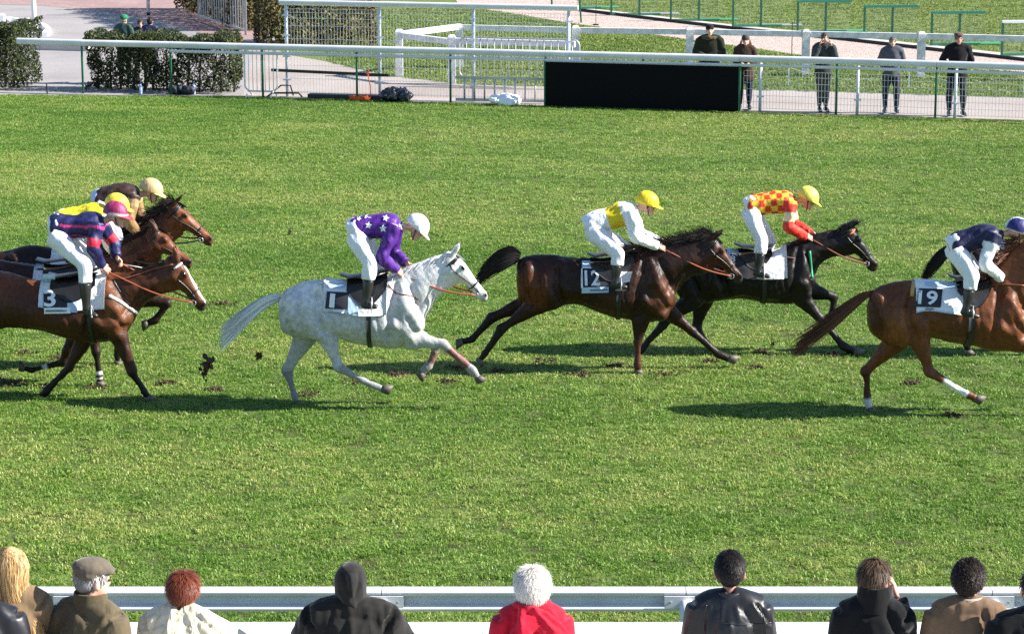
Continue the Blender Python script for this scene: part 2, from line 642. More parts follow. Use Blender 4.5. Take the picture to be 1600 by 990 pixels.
    for j in range(12):
        fs += [(j, j + 1, 14 + j, 13 + j), (26 + j, 39 + j, 40 + j, 27 + j), (13 + j, 14 + j, 40 + j, 39 + j)]
    vz.add(vs, fs)
    vme = vz.mesh('visor'); set_col(vme, np.tile(np.array(colours.get('visor', colours['hc'])), (len(vme.vertices), 1)))
    set_co(vme, mesh_co(vme) - np.array(parent_origin(root)))
    v_ = link('visor', vme, SATIN, helmet, True)
    # dark chin strap and goggles
    cs = MB()
    for q in (-1, 1):
        cs.tube([J['head'] + s * .082 * q + u * .02, J['head'] + s * .07 * q - u * .06 + f * .02, J['head'] - u * .118 + f * .045], .006, n=5)
    cs.build('chin_strap', BLACK, root, True)
    gg = MB()
    for q in (-1, 1):
        gg.ball(J['head'] + f * .085 + s * .034 * q + u * .01, (.03, .016, .02), (s, f, u), 10, 6)
    gg.build('goggles', EYE, root, True)
    J['root'] = root; J['silks'] = silks; J['silks_me'] = silks.data
    return J


# ------------------------------------------------------------------ horses
HEADT = [(-.07, .005, -.12, .05), (.03, .055, -.25, .078), (.17, .075, -.33, .098), (.31, .08, -.32, .102), (.43, .075, -.245, .085), (.57, .06, -.18, .07), (.72, .048, -.155, .06), (.85, .05, -.17, .064), (.95, .035, -.17, .06), (1.02, -.02, -.12, .04)]


def horse(sp):
    Y = gnd(800, sp['gy']).y
    A = lambda p, dy=0.0: at(p[0], p[1], Y + dy)
    scale = FPX / (Y / math.cos(TH)) / 1.0
    mid_x = sum(t[0] for t in sp['torso']) / len(sp['torso'])
    root = thing('horse', V((at(mid_x, sp['gy'], Y).x, Y, 0)), sp['label'], 'horse', 'horses in the race')
    mb = MB()
    # trunk
    rows = []
    for x1, y1, x2, y2, hw in sp['torso']:
        t, b = A((x1, y1)), A((x2, y2))
        rows.append(list((t + b) / 2) + list((t - b) / 2) + [hw * .93])
    C = catmull(rows, 4)
    rings = []
    for c in C:
        ce, u, hw = V(c[:3]), V(c[3:6]), c[6]
        rings.append([ce + u * math.cos(q) + V((0, hw * math.sin(q) * (1 - .16 * math.cos(q) - .05 * math.cos(2 * q)), 0)) for q in [2 * math.pi * j / 24 for j in range(24)]])
    mb.rings(rings)
    spine = [(V(c[:3]), V(c[3:6])) for c in C]
    # neck
    rows = []
    for x1, y1, x2, y2, hw in sp['neck']:
        t, b = A((x1, y1)), A((x2, y2))
        rows.append(list((t + b) / 2) + list((t - b) / 2) + [hw])
    Cn = catmull(rows, 4)
    mb.rings([[V(c[:3]) + V(c[3:6]) * math.cos(q) + V((0, c[6] * math.sin(q) * (1 - .18 * math.cos(q)), 0)) for q in [2 * math.pi * j / 18 for j in range(18)]] for c in Cn])
    # head
    P, M = A(sp['poll']), A(sp['muzzle'])
    ax = (M - P); Lh = ax.length; ax.normalize()
    nh = V((0, 1, 0)).cross(ax) * -1
    if nh.x < 0 and nh.z < 0: nh = -nh
    if nh.z < 0: nh = -nh
    k = Lh / .62

    def hring(t, grow=1.0, n=18, row=None):
        for i in range(len(HEADT) - 1):
            if HEADT[i][0] <= t <= HEADT[i + 1][0]:
                w = (t - HEADT[i][0]) / (HEADT[i + 1][0] - HEADT[i][0])
                r = [HEADT[i][j] * (1 - w) + HEADT[i + 1][j] * w for j in range(4)]
                break
        else:
            r = HEADT[0] if t < 0 else HEADT[-1]
        a, b, hw = r[1] * Lh, r[2] * Lh, r[3] * k
        ce = P + ax * (t * Lh) + nh * ((a + b) / 2)
        return [ce + nh * ((a - b) / 2 * grow * math.cos(q)) + V((0, hw * grow * math.sin(q) * (1 + .12 * math.cos(q)), 0)) for q in [2 * math.pi * j / n for j in range(n)]]
    mb.rings([hring(t) for t in np.linspace(-.07, 1.02, 26)])
    # cheek bones, nostrils, lips
    for q in (-1, 1):
        mb.ball(P + ax * (.27 * Lh) - nh * (.16 * Lh) + V((0, .062 * k * q, 0)), (.085 * k, .045 * k, .085 * k), (ax, V((0, 1, 0)), nh))
        mb.ball(P + ax * (.3 * Lh) + nh * (.035 * Lh) + V((0, .085 * k * q, 0)), (.04 * k, .022 * k, .024 * k), (ax, V((0, 1, 0)), nh))
        mb.ball(P + ax * (.9 * Lh) + nh * (.0 * Lh) + V((0, .048 * k * q, 0)), (.035 * k, .02 * k, .03 * k), (ax, V((0, 1, 0)), nh))
        # ear
        e0 = P + ax * (.015 * Lh) + nh * (.055 * Lh) + V((0, .055 * k * q, 0))
        ea = R(sp.get('ear', 70))
        ed = (ax * -math.cos(ea) + nh * math.sin(ea)).normalized()
        limb(mb, [e0 - ed * .04, e0 + ed * .05 * k, e0 + ed * .095 * k + V((0, .012 * q, 0)), e0 + ed * .14 * k + V((0, .008 * q, 0))], [(.03, .028), (.034, .022), (.024, .014), (.007, .006)])
    # legs
    legs = []
    hooves = []
    for lg in sp['legs']:
        dy = lg['dy']
        pts = [A(p, dy if i else dy * .8) for i, p in enumerate(lg['p'])]
        if lg['t'] == 'f':
            E, K, F, H = pts
            H0 = F.lerp(H, .45)
            line = [E, E.lerp(K, .5), E.lerp(K, .85), K, K.lerp(F, .15), K.lerp(F, .55), K.lerp(F, .9), F, H0, F.lerp(H, .6)]
            rad = [(.125, .085), (.082, .062), (.054, .05), (.056, .05), (.043, .04), (.036, .033), (.04, .036), (.047, .042), (.036, .035), (.042, .04)]
            legs.append((line, 3.0, E, K, F, H))
        else:
            S, K, F, H = pts
            hip = A(lg['hip'], dy * .75) if 'hip' in lg else S + V((-.1, -dy * .2, .3))
            bk = (K - S).normalized()
            perp = V((-abs(bk.z), 0, bk.x if bk.z < 0 else -bk.x)).normalized()
            H0 = F.lerp(H, .45)
            line = [hip, hip.lerp(S, .6), S, S.lerp(K, .45), S.lerp(K, .82), K, K.lerp(F, .14), K.lerp(F, .5), K.lerp(F, .9), F, H0, F.lerp(H, .6)]
            rad = [(.17, .09), (.2, .12), (.15, .105), (.088, .066), (.058, .044), (.068, .05), (.054, .044), (.04, .036), (.042, .038), (.048, .043), (.037, .036), (.043, .04)]
            legs.append((line, 5.0, S, K, F, H))
            mb.ball(K - (F - K).normalized() * .035 + (K - S).normalized() * .015, (.04, .03, .045))
        limb(mb, line, rad, side=(0, 1, 0), k=3)
        hooves.append((F, H, dy))
    # muscle masses
    for (px_, py_, dy, rx, ry, rz, rot) in sp.get('muscle', []):
        c, s_ = math.cos(R(rot)), math.sin(R(rot))
        for q in ((-1, 1) if dy else (1,)):
            mb.ball(A((px_, py_)) + V((0, dy * q, 0)), (rx, ry, rz), (V((c, 0, s_)), V((0, 1, 0)), V((-s_, 0, c))), 16, 10)
    me = fuse('body', mb, .015, 4, .5)
    co = mesh_co(me)
    nrm = np.empty(len(co) * 3); me.vertices.foreach_get('normal', nrm); nrm = nrm.reshape(-1, 3)
    # muscle relief: grooves and ridges laid out on the trunk (u along it from the tail, v from belly to back)
    ns = len(spine)

    def TT(u, v):
        i = min(max(u, 0), .999) * (ns - 1); j = int(i); w = i - j
        ce = spine[j][0].lerp(spine[j + 1][0], w); up_ = spine[j][1].lerp(spine[j + 1][1], w)
        q = ce + up_ * (2 * v - 1)
        return (q.x, q.z)
    side = np.abs(co[:, 1] - Y)
    near = sstep(.05, .12, side)
    xz = co[:, [0, 2]]

    def relief(line, amt, wid):
        P2 = [np.array(TT(*q)) for q in line]
        best = np.full(len(co), 9.)
        for a, b in zip(P2, P2[1:]):
            d = b - a; t = np.clip(((xz - a) @ d) / (d @ d), 0, 1)
            best = np.minimum(best, np.linalg.norm(xz - (a + t[:, None] * d), axis=1))
        return amt * np.exp(-(best / wid) ** 2) * near
    disp = np.zeros(len(co))
    for line, amt, wid in [
        ([(.80, .9), (.755, .55), (.735, .2)], -.026, .035), ([(.83, .95), (.87, .6), (.93, .38)], .02, .06), ([(.78, .38), (.84, .25), (.88, .12)], .024, .06),
        ([(.9, .92), (.95, .7), (.985, .45)], -.016, .03), ([(.36, .8), (.345, .5), (.37, .2)], -.034, .045), ([(.27, .72), (.285, .42), (.32, .14)], .026, .07),
        ([(.1, .85), (.125, .5), (.19, .1)], -.024, .03), ([(.2, .92), (.23, .6), (.24, .3)], -.012, .03), ([(.37, .9), (.385, .84)], .024, .045), ([(.16, .8), (.17, .5)], .02, .06),
        ([(.42, .62), (.43, .5)], -.02, .06), ([(.74, .12), (.6, .08), (.45, .1)], -.008, .03), ([(.9, .3), (.96, .2)], .02, .06), ([(.87, .42), (.92, .2)], -.014, .025)] + [
        ([(.46 + .035 * i, .72), (.45 + .037 * i, .45), (.47 + .037 * i, .2)], -.0055, .016) for i in range(7)]:
        disp += relief(line, amt * 1.35, wid * .92)
    # neck: gullet line and crest
    nmid = [V(c[:3]) - V(c[3:6]) * .55 for c in Cn]; ntop = [V(c[:3]) + V(c[3:6]) * .45 for c in Cn]
    for ln_, amt, wid in ((nmid, -.014, .025), (ntop, -.01, .03), ([V(c[:3]) for c in Cn], .012, .05)):
        d2 = poly_near(co * np.array([1, 0, 1]), [V((q.x, 0, q.z)) for q in ln_])[0]
        disp += amt * np.exp(-(d2 / wid) ** 2) * near
    co = co + nrm * disp[:, None]
    co = co + nrm * (vnoise(co, 9, sp['seed']) * .008 + vnoise(co, 22, sp['seed'] + 3) * .0045 + vnoise(co * np.array([1, 1, .6]), 60, sp['seed'] + 6) * .0022)[:, None]
    set_co(me, co)
    tree = bvh_of(me)
    # colours of the coat, with some light and shade painted in
    col = np.tile(np.array(sp['coat']), (len(co), 1))
    lowz = sstep(.75, .2, (co[:, 2] - 0.55))
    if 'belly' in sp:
        col = mixc(col, sp['belly'], sstep(1.35, .95, co[:, 2] + vnoise(co, 4, 5) * .08))  # underside shade put into the coat colour
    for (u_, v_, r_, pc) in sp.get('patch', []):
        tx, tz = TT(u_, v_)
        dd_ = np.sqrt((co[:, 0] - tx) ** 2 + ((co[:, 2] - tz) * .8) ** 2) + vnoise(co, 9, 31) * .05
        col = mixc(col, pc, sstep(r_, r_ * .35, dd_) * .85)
    if 'neckc' in sp:
        dk = poly_near(co, [V(c[:3]) for c in Cn])
        col = mixc(col, sp['neckc'], sstep(.3, .17, dk[0] + vnoise(co, 7, 17) * .05) * sstep(.5, 4, dk[1]))
    if 'dapple' in sp:
        dn = sstep(-.15, .5, vnoise(co, 30, 21)) * .6 + sstep(-.1, .6, vnoise(co, 5, 9)) * .9
        rear = sstep(A((sp['dapple'][1], 500)).x, A((sp['dapple'][0], 500)).x, co[:, 0])
        col = mixc(col, sp['dapple'][2], np.clip(dn * (.14 + .38 * rear), 0, .8))
    col *= (1 + .1 * vnoise(co, 3.5, sp['seed'] + 9) + .05 * vnoise(co, 14, sp['seed'] + 5))[:, None]
    for (line, kn, S, K, F, H), lg in zip(legs, sp['legs']):
        d, p = poly_near(co, line)
        w = sstep(.16, .1, d) * sstep(kn - .9, kn + .4, p)
        col = mixc(col, lg.get('low', sp['points']), w * .95)
        if 'sock' in lg:
            a, b, sc_ = lg['sock']
            d2, p2 = poly_near(co, [K, F, H])
            col = mixc(col, sc_, sstep(.09, .07, d2) * sstep(a - .06, a + .06, p2) * sstep(b + .06, b - .06, p2))
        for (a, b, bc) in lg.get('bands', []):
            d2, p2 = poly_near(co, [K, F, H])
            col = mixc(col, bc, (d2 < .09) * sstep(a - .03, a + .03, p2) * sstep(b + .03, b - .03, p2))
    rel = co - np.array(P)
    ht = (rel @ np.array(ax)) / Lh; hn = (rel @ np.array(nh)) / Lh; hl = np.abs(rel[:, 1])
    inh = (ht > -.02) & (ht < 1.1) & (hn > -.5) & (hn < .25)
    if 'face' in sp: col = mixc(col, sp['face'], inh * sstep(-.05, .3, ht))
    col = mixc(col, sp.get('muzc', (.03, .026, .024)), inh * sstep(.8, .95, ht + hn * .25) * .85)
    if 'blaze' in sp:
        col = mixc(col, (.75, .72, .68), inh * sstep(.04, .025, hl) * (hn > -.06) * sstep(sp['blaze'][0] - .04, sp['blaze'][0] + .04, ht) * (ht < sp['blaze'][1]))
    for q in (-1, 1):                                       # nostril
        nc = np.array(P + ax * (.93 * Lh) + nh * (.005 * Lh) + V((0, .06 * k * q, 0)))
        col = mixc(col, (.012, .008, .008), sstep(.03, .018, np.linalg.norm((co - nc) * np.array([1, .6, 1]), axis=1)))
    col = col * (1 + (.03 if 'dapple' in sp else .1) * (vnoise(co * np.array([1, 1, .5]), 75, 41) + .8 * vnoise(co, 38, 43)))[:, None]
    col = np.clip(col, .002, .95)
    raw = me.copy()
    body = finish('body', me, col, COAT, root)
    for q in (-1, 1):
        MB().ball(P + ax * (.3 * Lh) + nh * (.025 * Lh) + V((0, .1 * k * q, 0)), (.024 * k, .014 * k, .019 * k), (ax, V((0, 1, 0)), nh), 10, 8).build('eye', EYE, root, True)
    # hooves
    for (F, H, dy) in hooves:
        d = (H - F).normalized()
        a = F.lerp(H, .55)
        tip = H
        n_ = V((0, 1, 0)).cross(d)
        if n_.x < 0: n_ = -n_
        rg = []
        for t, r1, r2, sh in ((0, .04, .038, 0), (.3, .048, .045, .004), (1, .06, .054, .012)):
            ce = a.lerp(tip, t) + n_ * sh
            rg.append([ce + n_ * (r1 * math.cos(q)) + V((0, r2 * math.sin(q), 0)) + d * (.012 * math.cos(q) * t) for q in [2 * math.pi * j / 14 for j in range(14)]])
        MB().rings(rg).build('hoof', HORN, root, True)
    # tail
    if sp.get('tail'):
        tp = [A(p) for p in sp['tail']]
        TC = catmull([list(p) for p in tp], 6)
        L = len(TC)
        hr = Hair()
        tr = sp.get('tailr', .07)
        prof = (lambda t: tr * (.42 + .95 * t) * (1 - .25 * t)) if sp.get('flare') else (lambda t: tr * (.45 + .9 * math.sin(min(1, t * 1.25) * math.pi * .8)) * (1 - .35 * t))
        hr.solid(lambda h: h.tube([V(c) for c in TC[: int(L * .62)]], [(prof(i / L) * .6 * (1 - (i / L / .62) ** 3 * .9), prof(i / L) * .35 * (1 - (i / L / .62) ** 3 * .9)) for i in range(int(L * .62))], n=8), [x * .8 for x in sp['hair']])
        for _ in range(900):
            a, rr = RNG.uniform(0, 6.28), math.sqrt(RNG.random())
            t0 = RNG.uniform(0, .25); t1 = RNG.uniform(.66, 1.02)
            drop = RNG.gauss(0, .03)
            pts = []
            for j in range(7):
                t = t0 + (t1 - t0) * j / 6
                i = min(int(t * (L - 1)), L - 2); w = min(t * (L - 1) - i, 1.6)
                p = V(TC[i] * (1 - w) + TC[i + 1] * w)
                pr = prof(min(t, 1)) * rr * (1 + .3 * t)
                pts.append(p + V((pr * .4 * math.cos(a + t), pr * .6 * math.sin(a), pr * math.cos(a) + drop * t)))
            hr.strand(pts, RNG.uniform(.002, .0045), sp['hair'] if RNG.random() > .3 else sp.get('hair2', sp['hair']))
        hr.done('tail', root)
    # mane
    if sp.get('mane'):
        mn = sp['mane']
        hr = Hair()
        tops = [A((n[0], n[1])) for n in sp['neck']] + [P + nh * .05]
        TC = catmull([list(p) for p in tops], 8)
        for _ in range(int(mn.get('n', 320) * 2.4)):
            t = RNG.random() ** .9 * (len(TC) - 1.01)
            i = int(t); w = t - i
            p = V(TC[i] * (1 - w) + TC[i + 1] * w) + V((0, RNG.uniform(-.02, .02), -.015))
            ln = mn['len'] * RNG.uniform(.5, 1.1)
            d = V((mn['dir'][0] + RNG.gauss(0, .25), -RNG.uniform(-.2, mn.get('side', .6)), mn['dir'][1] + RNG.gauss(0, .25))).normalized()
            pts = [p]
            for j in range(4):
                d = (d + V((-.08, 0, -mn.get('sag', .22)))).normalized()
                pts.append(pts[-1] + d * ln / 4)
            hr.strand(pts, RNG.uniform(.0022, .0048), sp['hair'])
        fl = P + nh * (.06 * Lh) + ax * (.02 * Lh)
        for _ in range(26):
            d = (ax * 1.0 + nh * RNG.uniform(.0, .3) + V((0, RNG.gauss(0, .25), 0))).normalized()
            hr.strand([fl, fl + d * .05 + nh * .01, fl + d * .12 * RNG.uniform(.7, 1.2)], .006, sp['hair'])
        hr.done('mane', root)
    # bridle
    strap = sp.get('strap', LEATHER)
    bd = MB()
    loop = lambda t, g_, w_: bd.tube(hring(t, g_, 24) + [hring(t, g_, 24)[0]], w_, n=5, cap=False)
    loop(.1, 1.03, .009); loop(.66, 1.05, .009)
    cheek = {}
    for q in (6, 18):
        pts = [V(hring(t, 1.04, 24)[q]) for t in np.linspace(.1, .8, 9)]
        bd.tube(pts, .008, n=5); cheek[q] = pts[-1]
    bridle = bd.build('bridle', strap, root, True)
    bb = MB(); h1 = hring(.13, 1.045, 24)
    bb.tube([h1[i] for i in list(range(19, 24)) + list(range(0, 6))], .011, n=6)
    bb.build('browband', sp.get('browband', strap), bridle, True)
    bits = {}
    for q, sg in ((6, 1), (18, -1)):
        ce = V(hring(.8, 1.06, 24)[q]) - nh * .045 * k
        rb = MB(); rb.tube([ce + ax * (.028 * math.cos(a)) + nh * (.028 * math.sin(a)) for a in [2 * math.pi * j / 12 for j in range(13)]], .006, n=5, cap=False)
        rb.build('bit_ring', STEEL, bridle, True); bits[sg] = ce
    # things on the trunk
    i0 = lambda px_: min(range(len(spine)), key=lambda i: abs(spine[i][0].x - at(px_, 450, Y).x))

    def wrap(name, pxa, pxb, ph0, ph1, off, material, parent=root, nx=10, nph=28, flare=0.0, cut=None):
        xa, xb = at(pxa, 450, Y).x, at(pxb, 450, Y).x
        vs, fs = [], []
        lim = 1.2
        for i in range(nx + 1):
            x = xa + (xb - xa) * i / nx
            j = 0
            while j < len(spine) - 2 and spine[j + 1][0].x < x: j += 1
            a, b = spine[j][0], spine[j + 1][0]
            w = (x - a.x) / max(b.x - a.x, 1e-6)
            ce = a.lerp(b, w); ce.x = x
            for m in range(nph + 1):
                ph = R(ph0 + (ph1 - ph0) * m / nph)
                if cut: ph = R((ph0 + (ph1 - ph0) * m / nph) * cut(i / nx))
                d = V((0, math.sin(ph), math.cos(ph)))
                hit = tree.ray_cast(ce + d * lim, -d, lim)
                p = hit[0] if hit[0] is not None else ce + d * .25
                if (p - ce).length > .46: p = ce + d * .3
                vs.append(p + d * (off + flare * (abs(m / nph - .5) * 2) ** 3))
        n1 = nph + 1
        out = list(vs) + [p + (V((p.x, Y, p.z - .3)) - p).normalized() * .008 for p in vs]
        N_ = len(vs)
        for i in range(nx):
            for m in range(nph):
                q = (i * n1 + m, (i + 1) * n1 + m, (i + 1) * n1 + m + 1, i * n1 + m + 1)
                fs.append(q); fs.append(tuple(N_ + x for x in reversed(q)))
        edge = [(i * n1, (i + 1) * n1) for i in range(nx)] + [((i + 1) * n1 + nph, i * n1 + nph) for i in range(nx)] + [(m + 1, m) for m in range(nph)] + [(nx * n1 + m, nx * n1 + m + 1) for m in range(nph)]
        for a, b in edge:
            fs.append((a, b, N_ + b, N_ + a))
        ob = MB().add(out, fs).build(name, material, parent, True)
        return ob, vs, fs

    if 'cloth' in sp:
        ca, cb, deg, cmat = sp['cloth']
        cl, vs, fs = wrap('saddle_cloth', ca, cb, -deg, deg, .016, cmat, flare=.012)
        tree2 = BVHTree.FromPolygons([tuple(v) for v in vs], [f for f in fs if max(f) < len(vs)])

        def onto(px_, py_, off):
            d = ray(px_, py_).normalized()
            h = tree2.ray_cast(CAMP, d, 80)
            p = h[0] if h[0] is not None else at(px_, py_, Y - .3)
            return p - d * off

        def patch(name, quad, off, material, parent, nx=8, ny=6):
            (a, b, c, d_) = quad
            vs_, fs_ = [], []
            for j in range(ny + 1):
                for i in range(nx + 1):
                    s, t = i / nx, j / ny
                    x = (a[0] * (1 - s) + b[0] * s) * (1 - t) + (d_[0] * (1 - s) + c[0] * s) * t
                    y = (a[1] * (1 - s) + b[1] * s) * (1 - t) + (d_[1] * (1 - s) + c[1] * s) * t
                    vs_.append(onto(x, y, off))
            for j in range(ny):
                for i in range(nx):
                    q = j * (nx + 1) + i
                    fs_.append((q, q + nx + 1, q + nx + 2, q + 1))
            return MB().add(vs_, fs_).build(name, material, parent, True)

        def letters(text, quad, off, material, parent, name='number', bold=0.0):
            cu = bpy.data.curves.new('t', 'FONT'); cu.body = text; cu.size = 1; cu.offset = bold; cu.resolution_u = 3
            ob = bpy.data.objects.new('t', cu); COL.objects.link(ob)
            dg = bpy.context.evaluated_depsgraph_get()
            tm = bpy.data.meshes.new_from_object(ob.evaluated_get(dg))
            bpy.data.objects.remove(ob)
            bm = bmesh.new(); bm.from_mesh(tm); bmesh.ops.subdivide_edges(bm, edges=bm.edges[:], cuts=3, use_grid_fill=True); bmesh.ops.triangulate(bm, faces=bm.faces[:]); bm.to_mesh(tm); bm.free()
            c_ = mesh_co(tm)
            lo, hi = c_.min(0), c_.max(0)
            a, b, c, d_ = quad
            out = []
            for p in c_:
                s, t = (p[0] - lo[0]) / (hi[0] - lo[0]), 1 - (p[1] - lo[1]) / (hi[1] - lo[1])
                x = (a[0] * (1 - s) + b[0] * s) * (1 - t) + (d_[0] * (1 - s) + c[0] * s) * t
                y = (a[1] * (1 - s) + b[1] * s) * (1 - t) + (d_[1] * (1 - s) + c[1] * s) * t
                out.append(onto(x, y, off))
            set_co(tm, np.array([list(p) for p in out]) - np.array(parent_origin(parent)))
            return link(name, tm, material, parent)
        for pt in sp.get('print', []):
            if pt[0] == 'patch': patch(pt[1], pt[2], pt[3], pt[4], cl)
            else: letters(pt[1], pt[2], pt[3], pt[4], cl, 'number', .02)
    if 'saddle' in sp:
        sa, sb = sp['saddle']
        sd, vs, fs = wrap('saddle', sa, sb, -46, 46, .035, LEATHER, cut=lambda t: .5 + .9 * math.sin(math.pi * min(max(t * .9 + .08, 0), 1)))
        # raised cantle and pommel
        ct = MB()
        j = i0(sa); k2 = i0(sb)
        top = lambda j_: spine[j_][0] + spine[j_][1]
        ptsl = [at(sa - 4, 0, Y)]
        a_, b_ = top(j), top(k2)
        ct.tube([a_ + V((-.06, 0, .085)), a_ + V((.03, 0, .055)), a_.lerp(b_, .5) + V((0, 0, .05)), b_ + V((-.02, 0, .06)), b_ + V((.05, 0, .085))], [(.008, .10), (.014, .13), (.016, .10), (.018, .07), (.012, .05)], n=10, side=(0, 1, 0))
        ct.build('seat', LEATHER, sd, True)
    if 'girth' in sp:
        ga, gb = sp['girth']
        wrap('girth', ga, gb, -180, 180, .012, BLACK, nx=2, nph=40)
    for (nm, pts, w, off, m_) in sp.get('straps', []):
        st = MB(); q3 = []
        for i in range(len(pts) - 1):
            for t in np.linspace(0, 1, 7)[: 7 if i == len(pts) - 2 else 6]:
                x, y = pts[i][0] * (1 - t) + pts[i + 1][0] * t, pts[i][1] * (1 - t) + pts[i + 1][1] * t
                d = ray(x, y).normalized()
                h = tree.ray_cast(CAMP, d, 80)
                q3.append((h[0] if h[0] is not None and h[0].y < Y + .1 else at(x, y, Y - .12)) - d * off)
        st.tube(q3, (w), n=6, flat=1.0)
        st.build(nm, m_, root, True)
    return dict(root=root, Y=Y, bits=bits, spine=spine, strap=strap, bridle=bridle, raw=raw, tree=tree)


def reins(h, J, colr):
    """Reins from the bit rings to the rider's hands: part of the bridle."""
    for sg, i in ((-1, 0), (1, 1)):
        b = h['bits'][sg]; w = J['wr'][i] + (J['wr'][i] - J['el'][i]).normalized() * .06
        m = b.lerp(w, .5) + V((0, sg * .05, -.035))
        C = catmull([list(b), list(b.lerp(w, .25) + V((0, sg * .03, -.03))), list(m), list(b.lerp(w, .8) + V((0, sg * .03, -.012))), list(w)], 4)
        MB().tube([V(c) for c in C], .0095, n=6).build('rein', colr, h['bridle'], True)
# ------------------------------------------------------------------ ground
def sheet(name, pts, z, material, kind='structure', label=None, cat=None):
    ps = [gnd(*p) for p in pts]
    o = MB().add([(p.x, p.y, z) for p in ps], [tuple(range(len(ps)))]).build(name, material)
    if ps[0].y and o.data.polygons[0].normal.z < 0: o.data.flip_normals()
    return tag(o, kind=kind)


def ground_mat(name, cols, scale, bump, bscale, rough=.9, speck=None):
    m = bpy.data.materials.new(name); m.use_nodes = True
    nt = m.node_tree; N, L = nt.nodes, nt.links
    b = N['Principled BSDF']; b.inputs['Roughness'].default_value = rough; b.inputs['Specular IOR Level'].default_value = .2
    geo = N.new('ShaderNodeNewGeometry')
    n1 = N.new('ShaderNodeTexNoise'); n1.inputs['Scale'].default_value = scale; n1.inputs['Detail'].default_value = 8; n1.inputs['Roughness'].default_value = .65
    L.new(geo.outputs['Position'], n1.inputs['Vector'])
    r = N.new('ShaderNodeValToRGB')
    e = r.color_ramp.elements
    e[0].position, e[0].color = .32, (*cols[0], 1)
    e[1].position, e[1].color = .68, (*cols[-1], 1)
    for i, c in enumerate(cols[1:-1]):
        q = e.new(.32 + .36 * (i + 1) / (len(cols) - 1)); q.color = (*c, 1)
    L.new(n1.outputs['Fac'], r.inputs[0])
    out = r.outputs[0]
    if speck:
        v = N.new('ShaderNodeTexVoronoi'); v.inputs['Scale'].default_value = speck[0]
        L.new(geo.outputs['Position'], v.inputs['Vector'])
        mr = N.new('ShaderNodeMapRange'); mr.inputs[1].default_value = 0; mr.inputs[2].default_value = 1; mr.inputs[3].default_value = 1 - speck[1]; mr.inputs[4].default_value = 1 + speck[1]
        L.new(v.outputs['Color'], mr.inputs[0])
        mx = N.new('ShaderNodeMix'); mx.data_type = 'RGBA'; mx.blend_type = 'MULTIPLY'; mx.inputs[0].default_value = 1
        L.new(out, mx.inputs[6]); L.new(mr.outputs[0], mx.inputs[7]); out = mx.outputs[2]
    L.new(out, b.inputs['Base Color'])
    n2 = N.new('ShaderNodeTexNoise'); n2.inputs['Scale'].default_value = bscale; n2.inputs['Detail'].default_value = 6
    L.new(geo.outputs['Position'], n2.inputs['Vector'])
    bp = N.new('ShaderNodeBump'); bp.inputs['Strength'].default_value = bump; bp.inputs['Distance'].default_value = .05
    L.new(n2.outputs['Fac'], bp.inputs['Height']); L.new(bp.outputs[0], b.inputs['Normal'])
    return m


TURF = ground_mat('turf_soil', [(.05, .045, .018), (.09, .13, .028), (.14, .21, .04)], 2.2, .8, 26)
INFIELD = ground_mat('infield_soil', [(.09, .12, .03), (.12, .16, .04), (.14, .18, .045)], .5, .8, 20)
PATH = ground_mat('path_sand', [(.28, .235, .21), (.33, .285, .26), (.37, .325, .3)], .35, .25, 14, speck=(60, .08))
BRICK = ground_mat('brick_paving', [(.25, .165, .155), (.29, .195, .185), (.33, .225, .215)], .8, .2, 8, speck=(9, .14))
GRAVEL = ground_mat('gravel', [(.42, .31, .27), (.5, .39, .34), (.56, .45, .4)], 5, .9, 45, speck=(34, .4))
CONC = ground_mat('concrete', [(.4, .38, .36), (.5, .48, .46)], 2, .2, 12)
ASPH = ground_mat('grey_road', [(.235, .215, .215), (.28, .26, .258), (.31, .29, .285)], .4, .2, 20, speck=(70, .08))

RAIL_PX = [(30, 142), (130, 145.5), (268, 149), (411, 153), (558, 157), (704, 161), (852, 165.5), (1004, 170), (1155, 174.5), (1306, 179), (1461, 185), (1620, 191)]
RAILG = [gnd(*p) for p in RAIL_PX]
RAILG += [RAILG[-1] + (RAILG[-1] - RAILG[-3]) * (.5 * k) for k in (1, 2, 3)]
r0, r1 = RAILG[1], RAILG[10]
rdir = (r1 - r0).normalized(); rnorm = V((rdir.y, -rdir.x, 0))          # towards the camera
ka, kb_ = gnd(411, 153), gnd(0, 149.5)                                   # at the left the turf ends a little short of the rail
far = lambda x: r0.y + (x - r0.x) * rdir.y / rdir.x if x > ka.x else ka.y + (x - ka.x) * (kb_.y - ka.y) / (kb_.x - ka.x)
tag(MB().add([(-220, -60, -.012), (220, -60, -.012), (220, 420, -.012), (-220, 420, -.012)], [(0, 1, 2, 3)]).build('ground', INFIELD), kind='structure')
turf = MB().add([(-30, 12, 0), (30, 12, 0), (30, far(30) + .12, 0), (ka.x, ka.y + .12, 0), (-30, far(-30) + .12, 0)], [(0, 1, 2, 3, 4)]).build('turf', TURF)
tag(turf, kind='structure')
sheet('path', [(2300, 190), (1900, 163), (1600, 152), (1400, 146), (1200, 140), (1000, 137), (800, 134), (720, 131), (607, 118), (506, 95), (440, 84), (395, 84), (380, 150), (380, 230), (2300, 300)], -.008, PATH)
sheet('road', [(395, 84), (440, 84), (420, 40), (415, -60), (-700, -60), (-700, 220), (380, 230), (380, 150)], -.008, ASPH)
sheet('brick_paving', [(-700, -60), (-700, 4), (0, 7), (60, 8.5), (135, 15), (190, 21), (250, 33), (300, 46), (330, 60), (415, 62), (415, -60)], -.004, BRICK)
sheet('gravel_strip', [(690, -55), (905, -30), (905, 17), (1047, 34), (1150, 46), (1295, 60), (1400, 72), (1600, 95), (2200, 160), (2200, 180), (1600, 112), (1450, 103), (1300, 94), (1200, 78), (1000, 51), (892, 36), (820, 24), (716, 8)], -.008, GRAVEL)
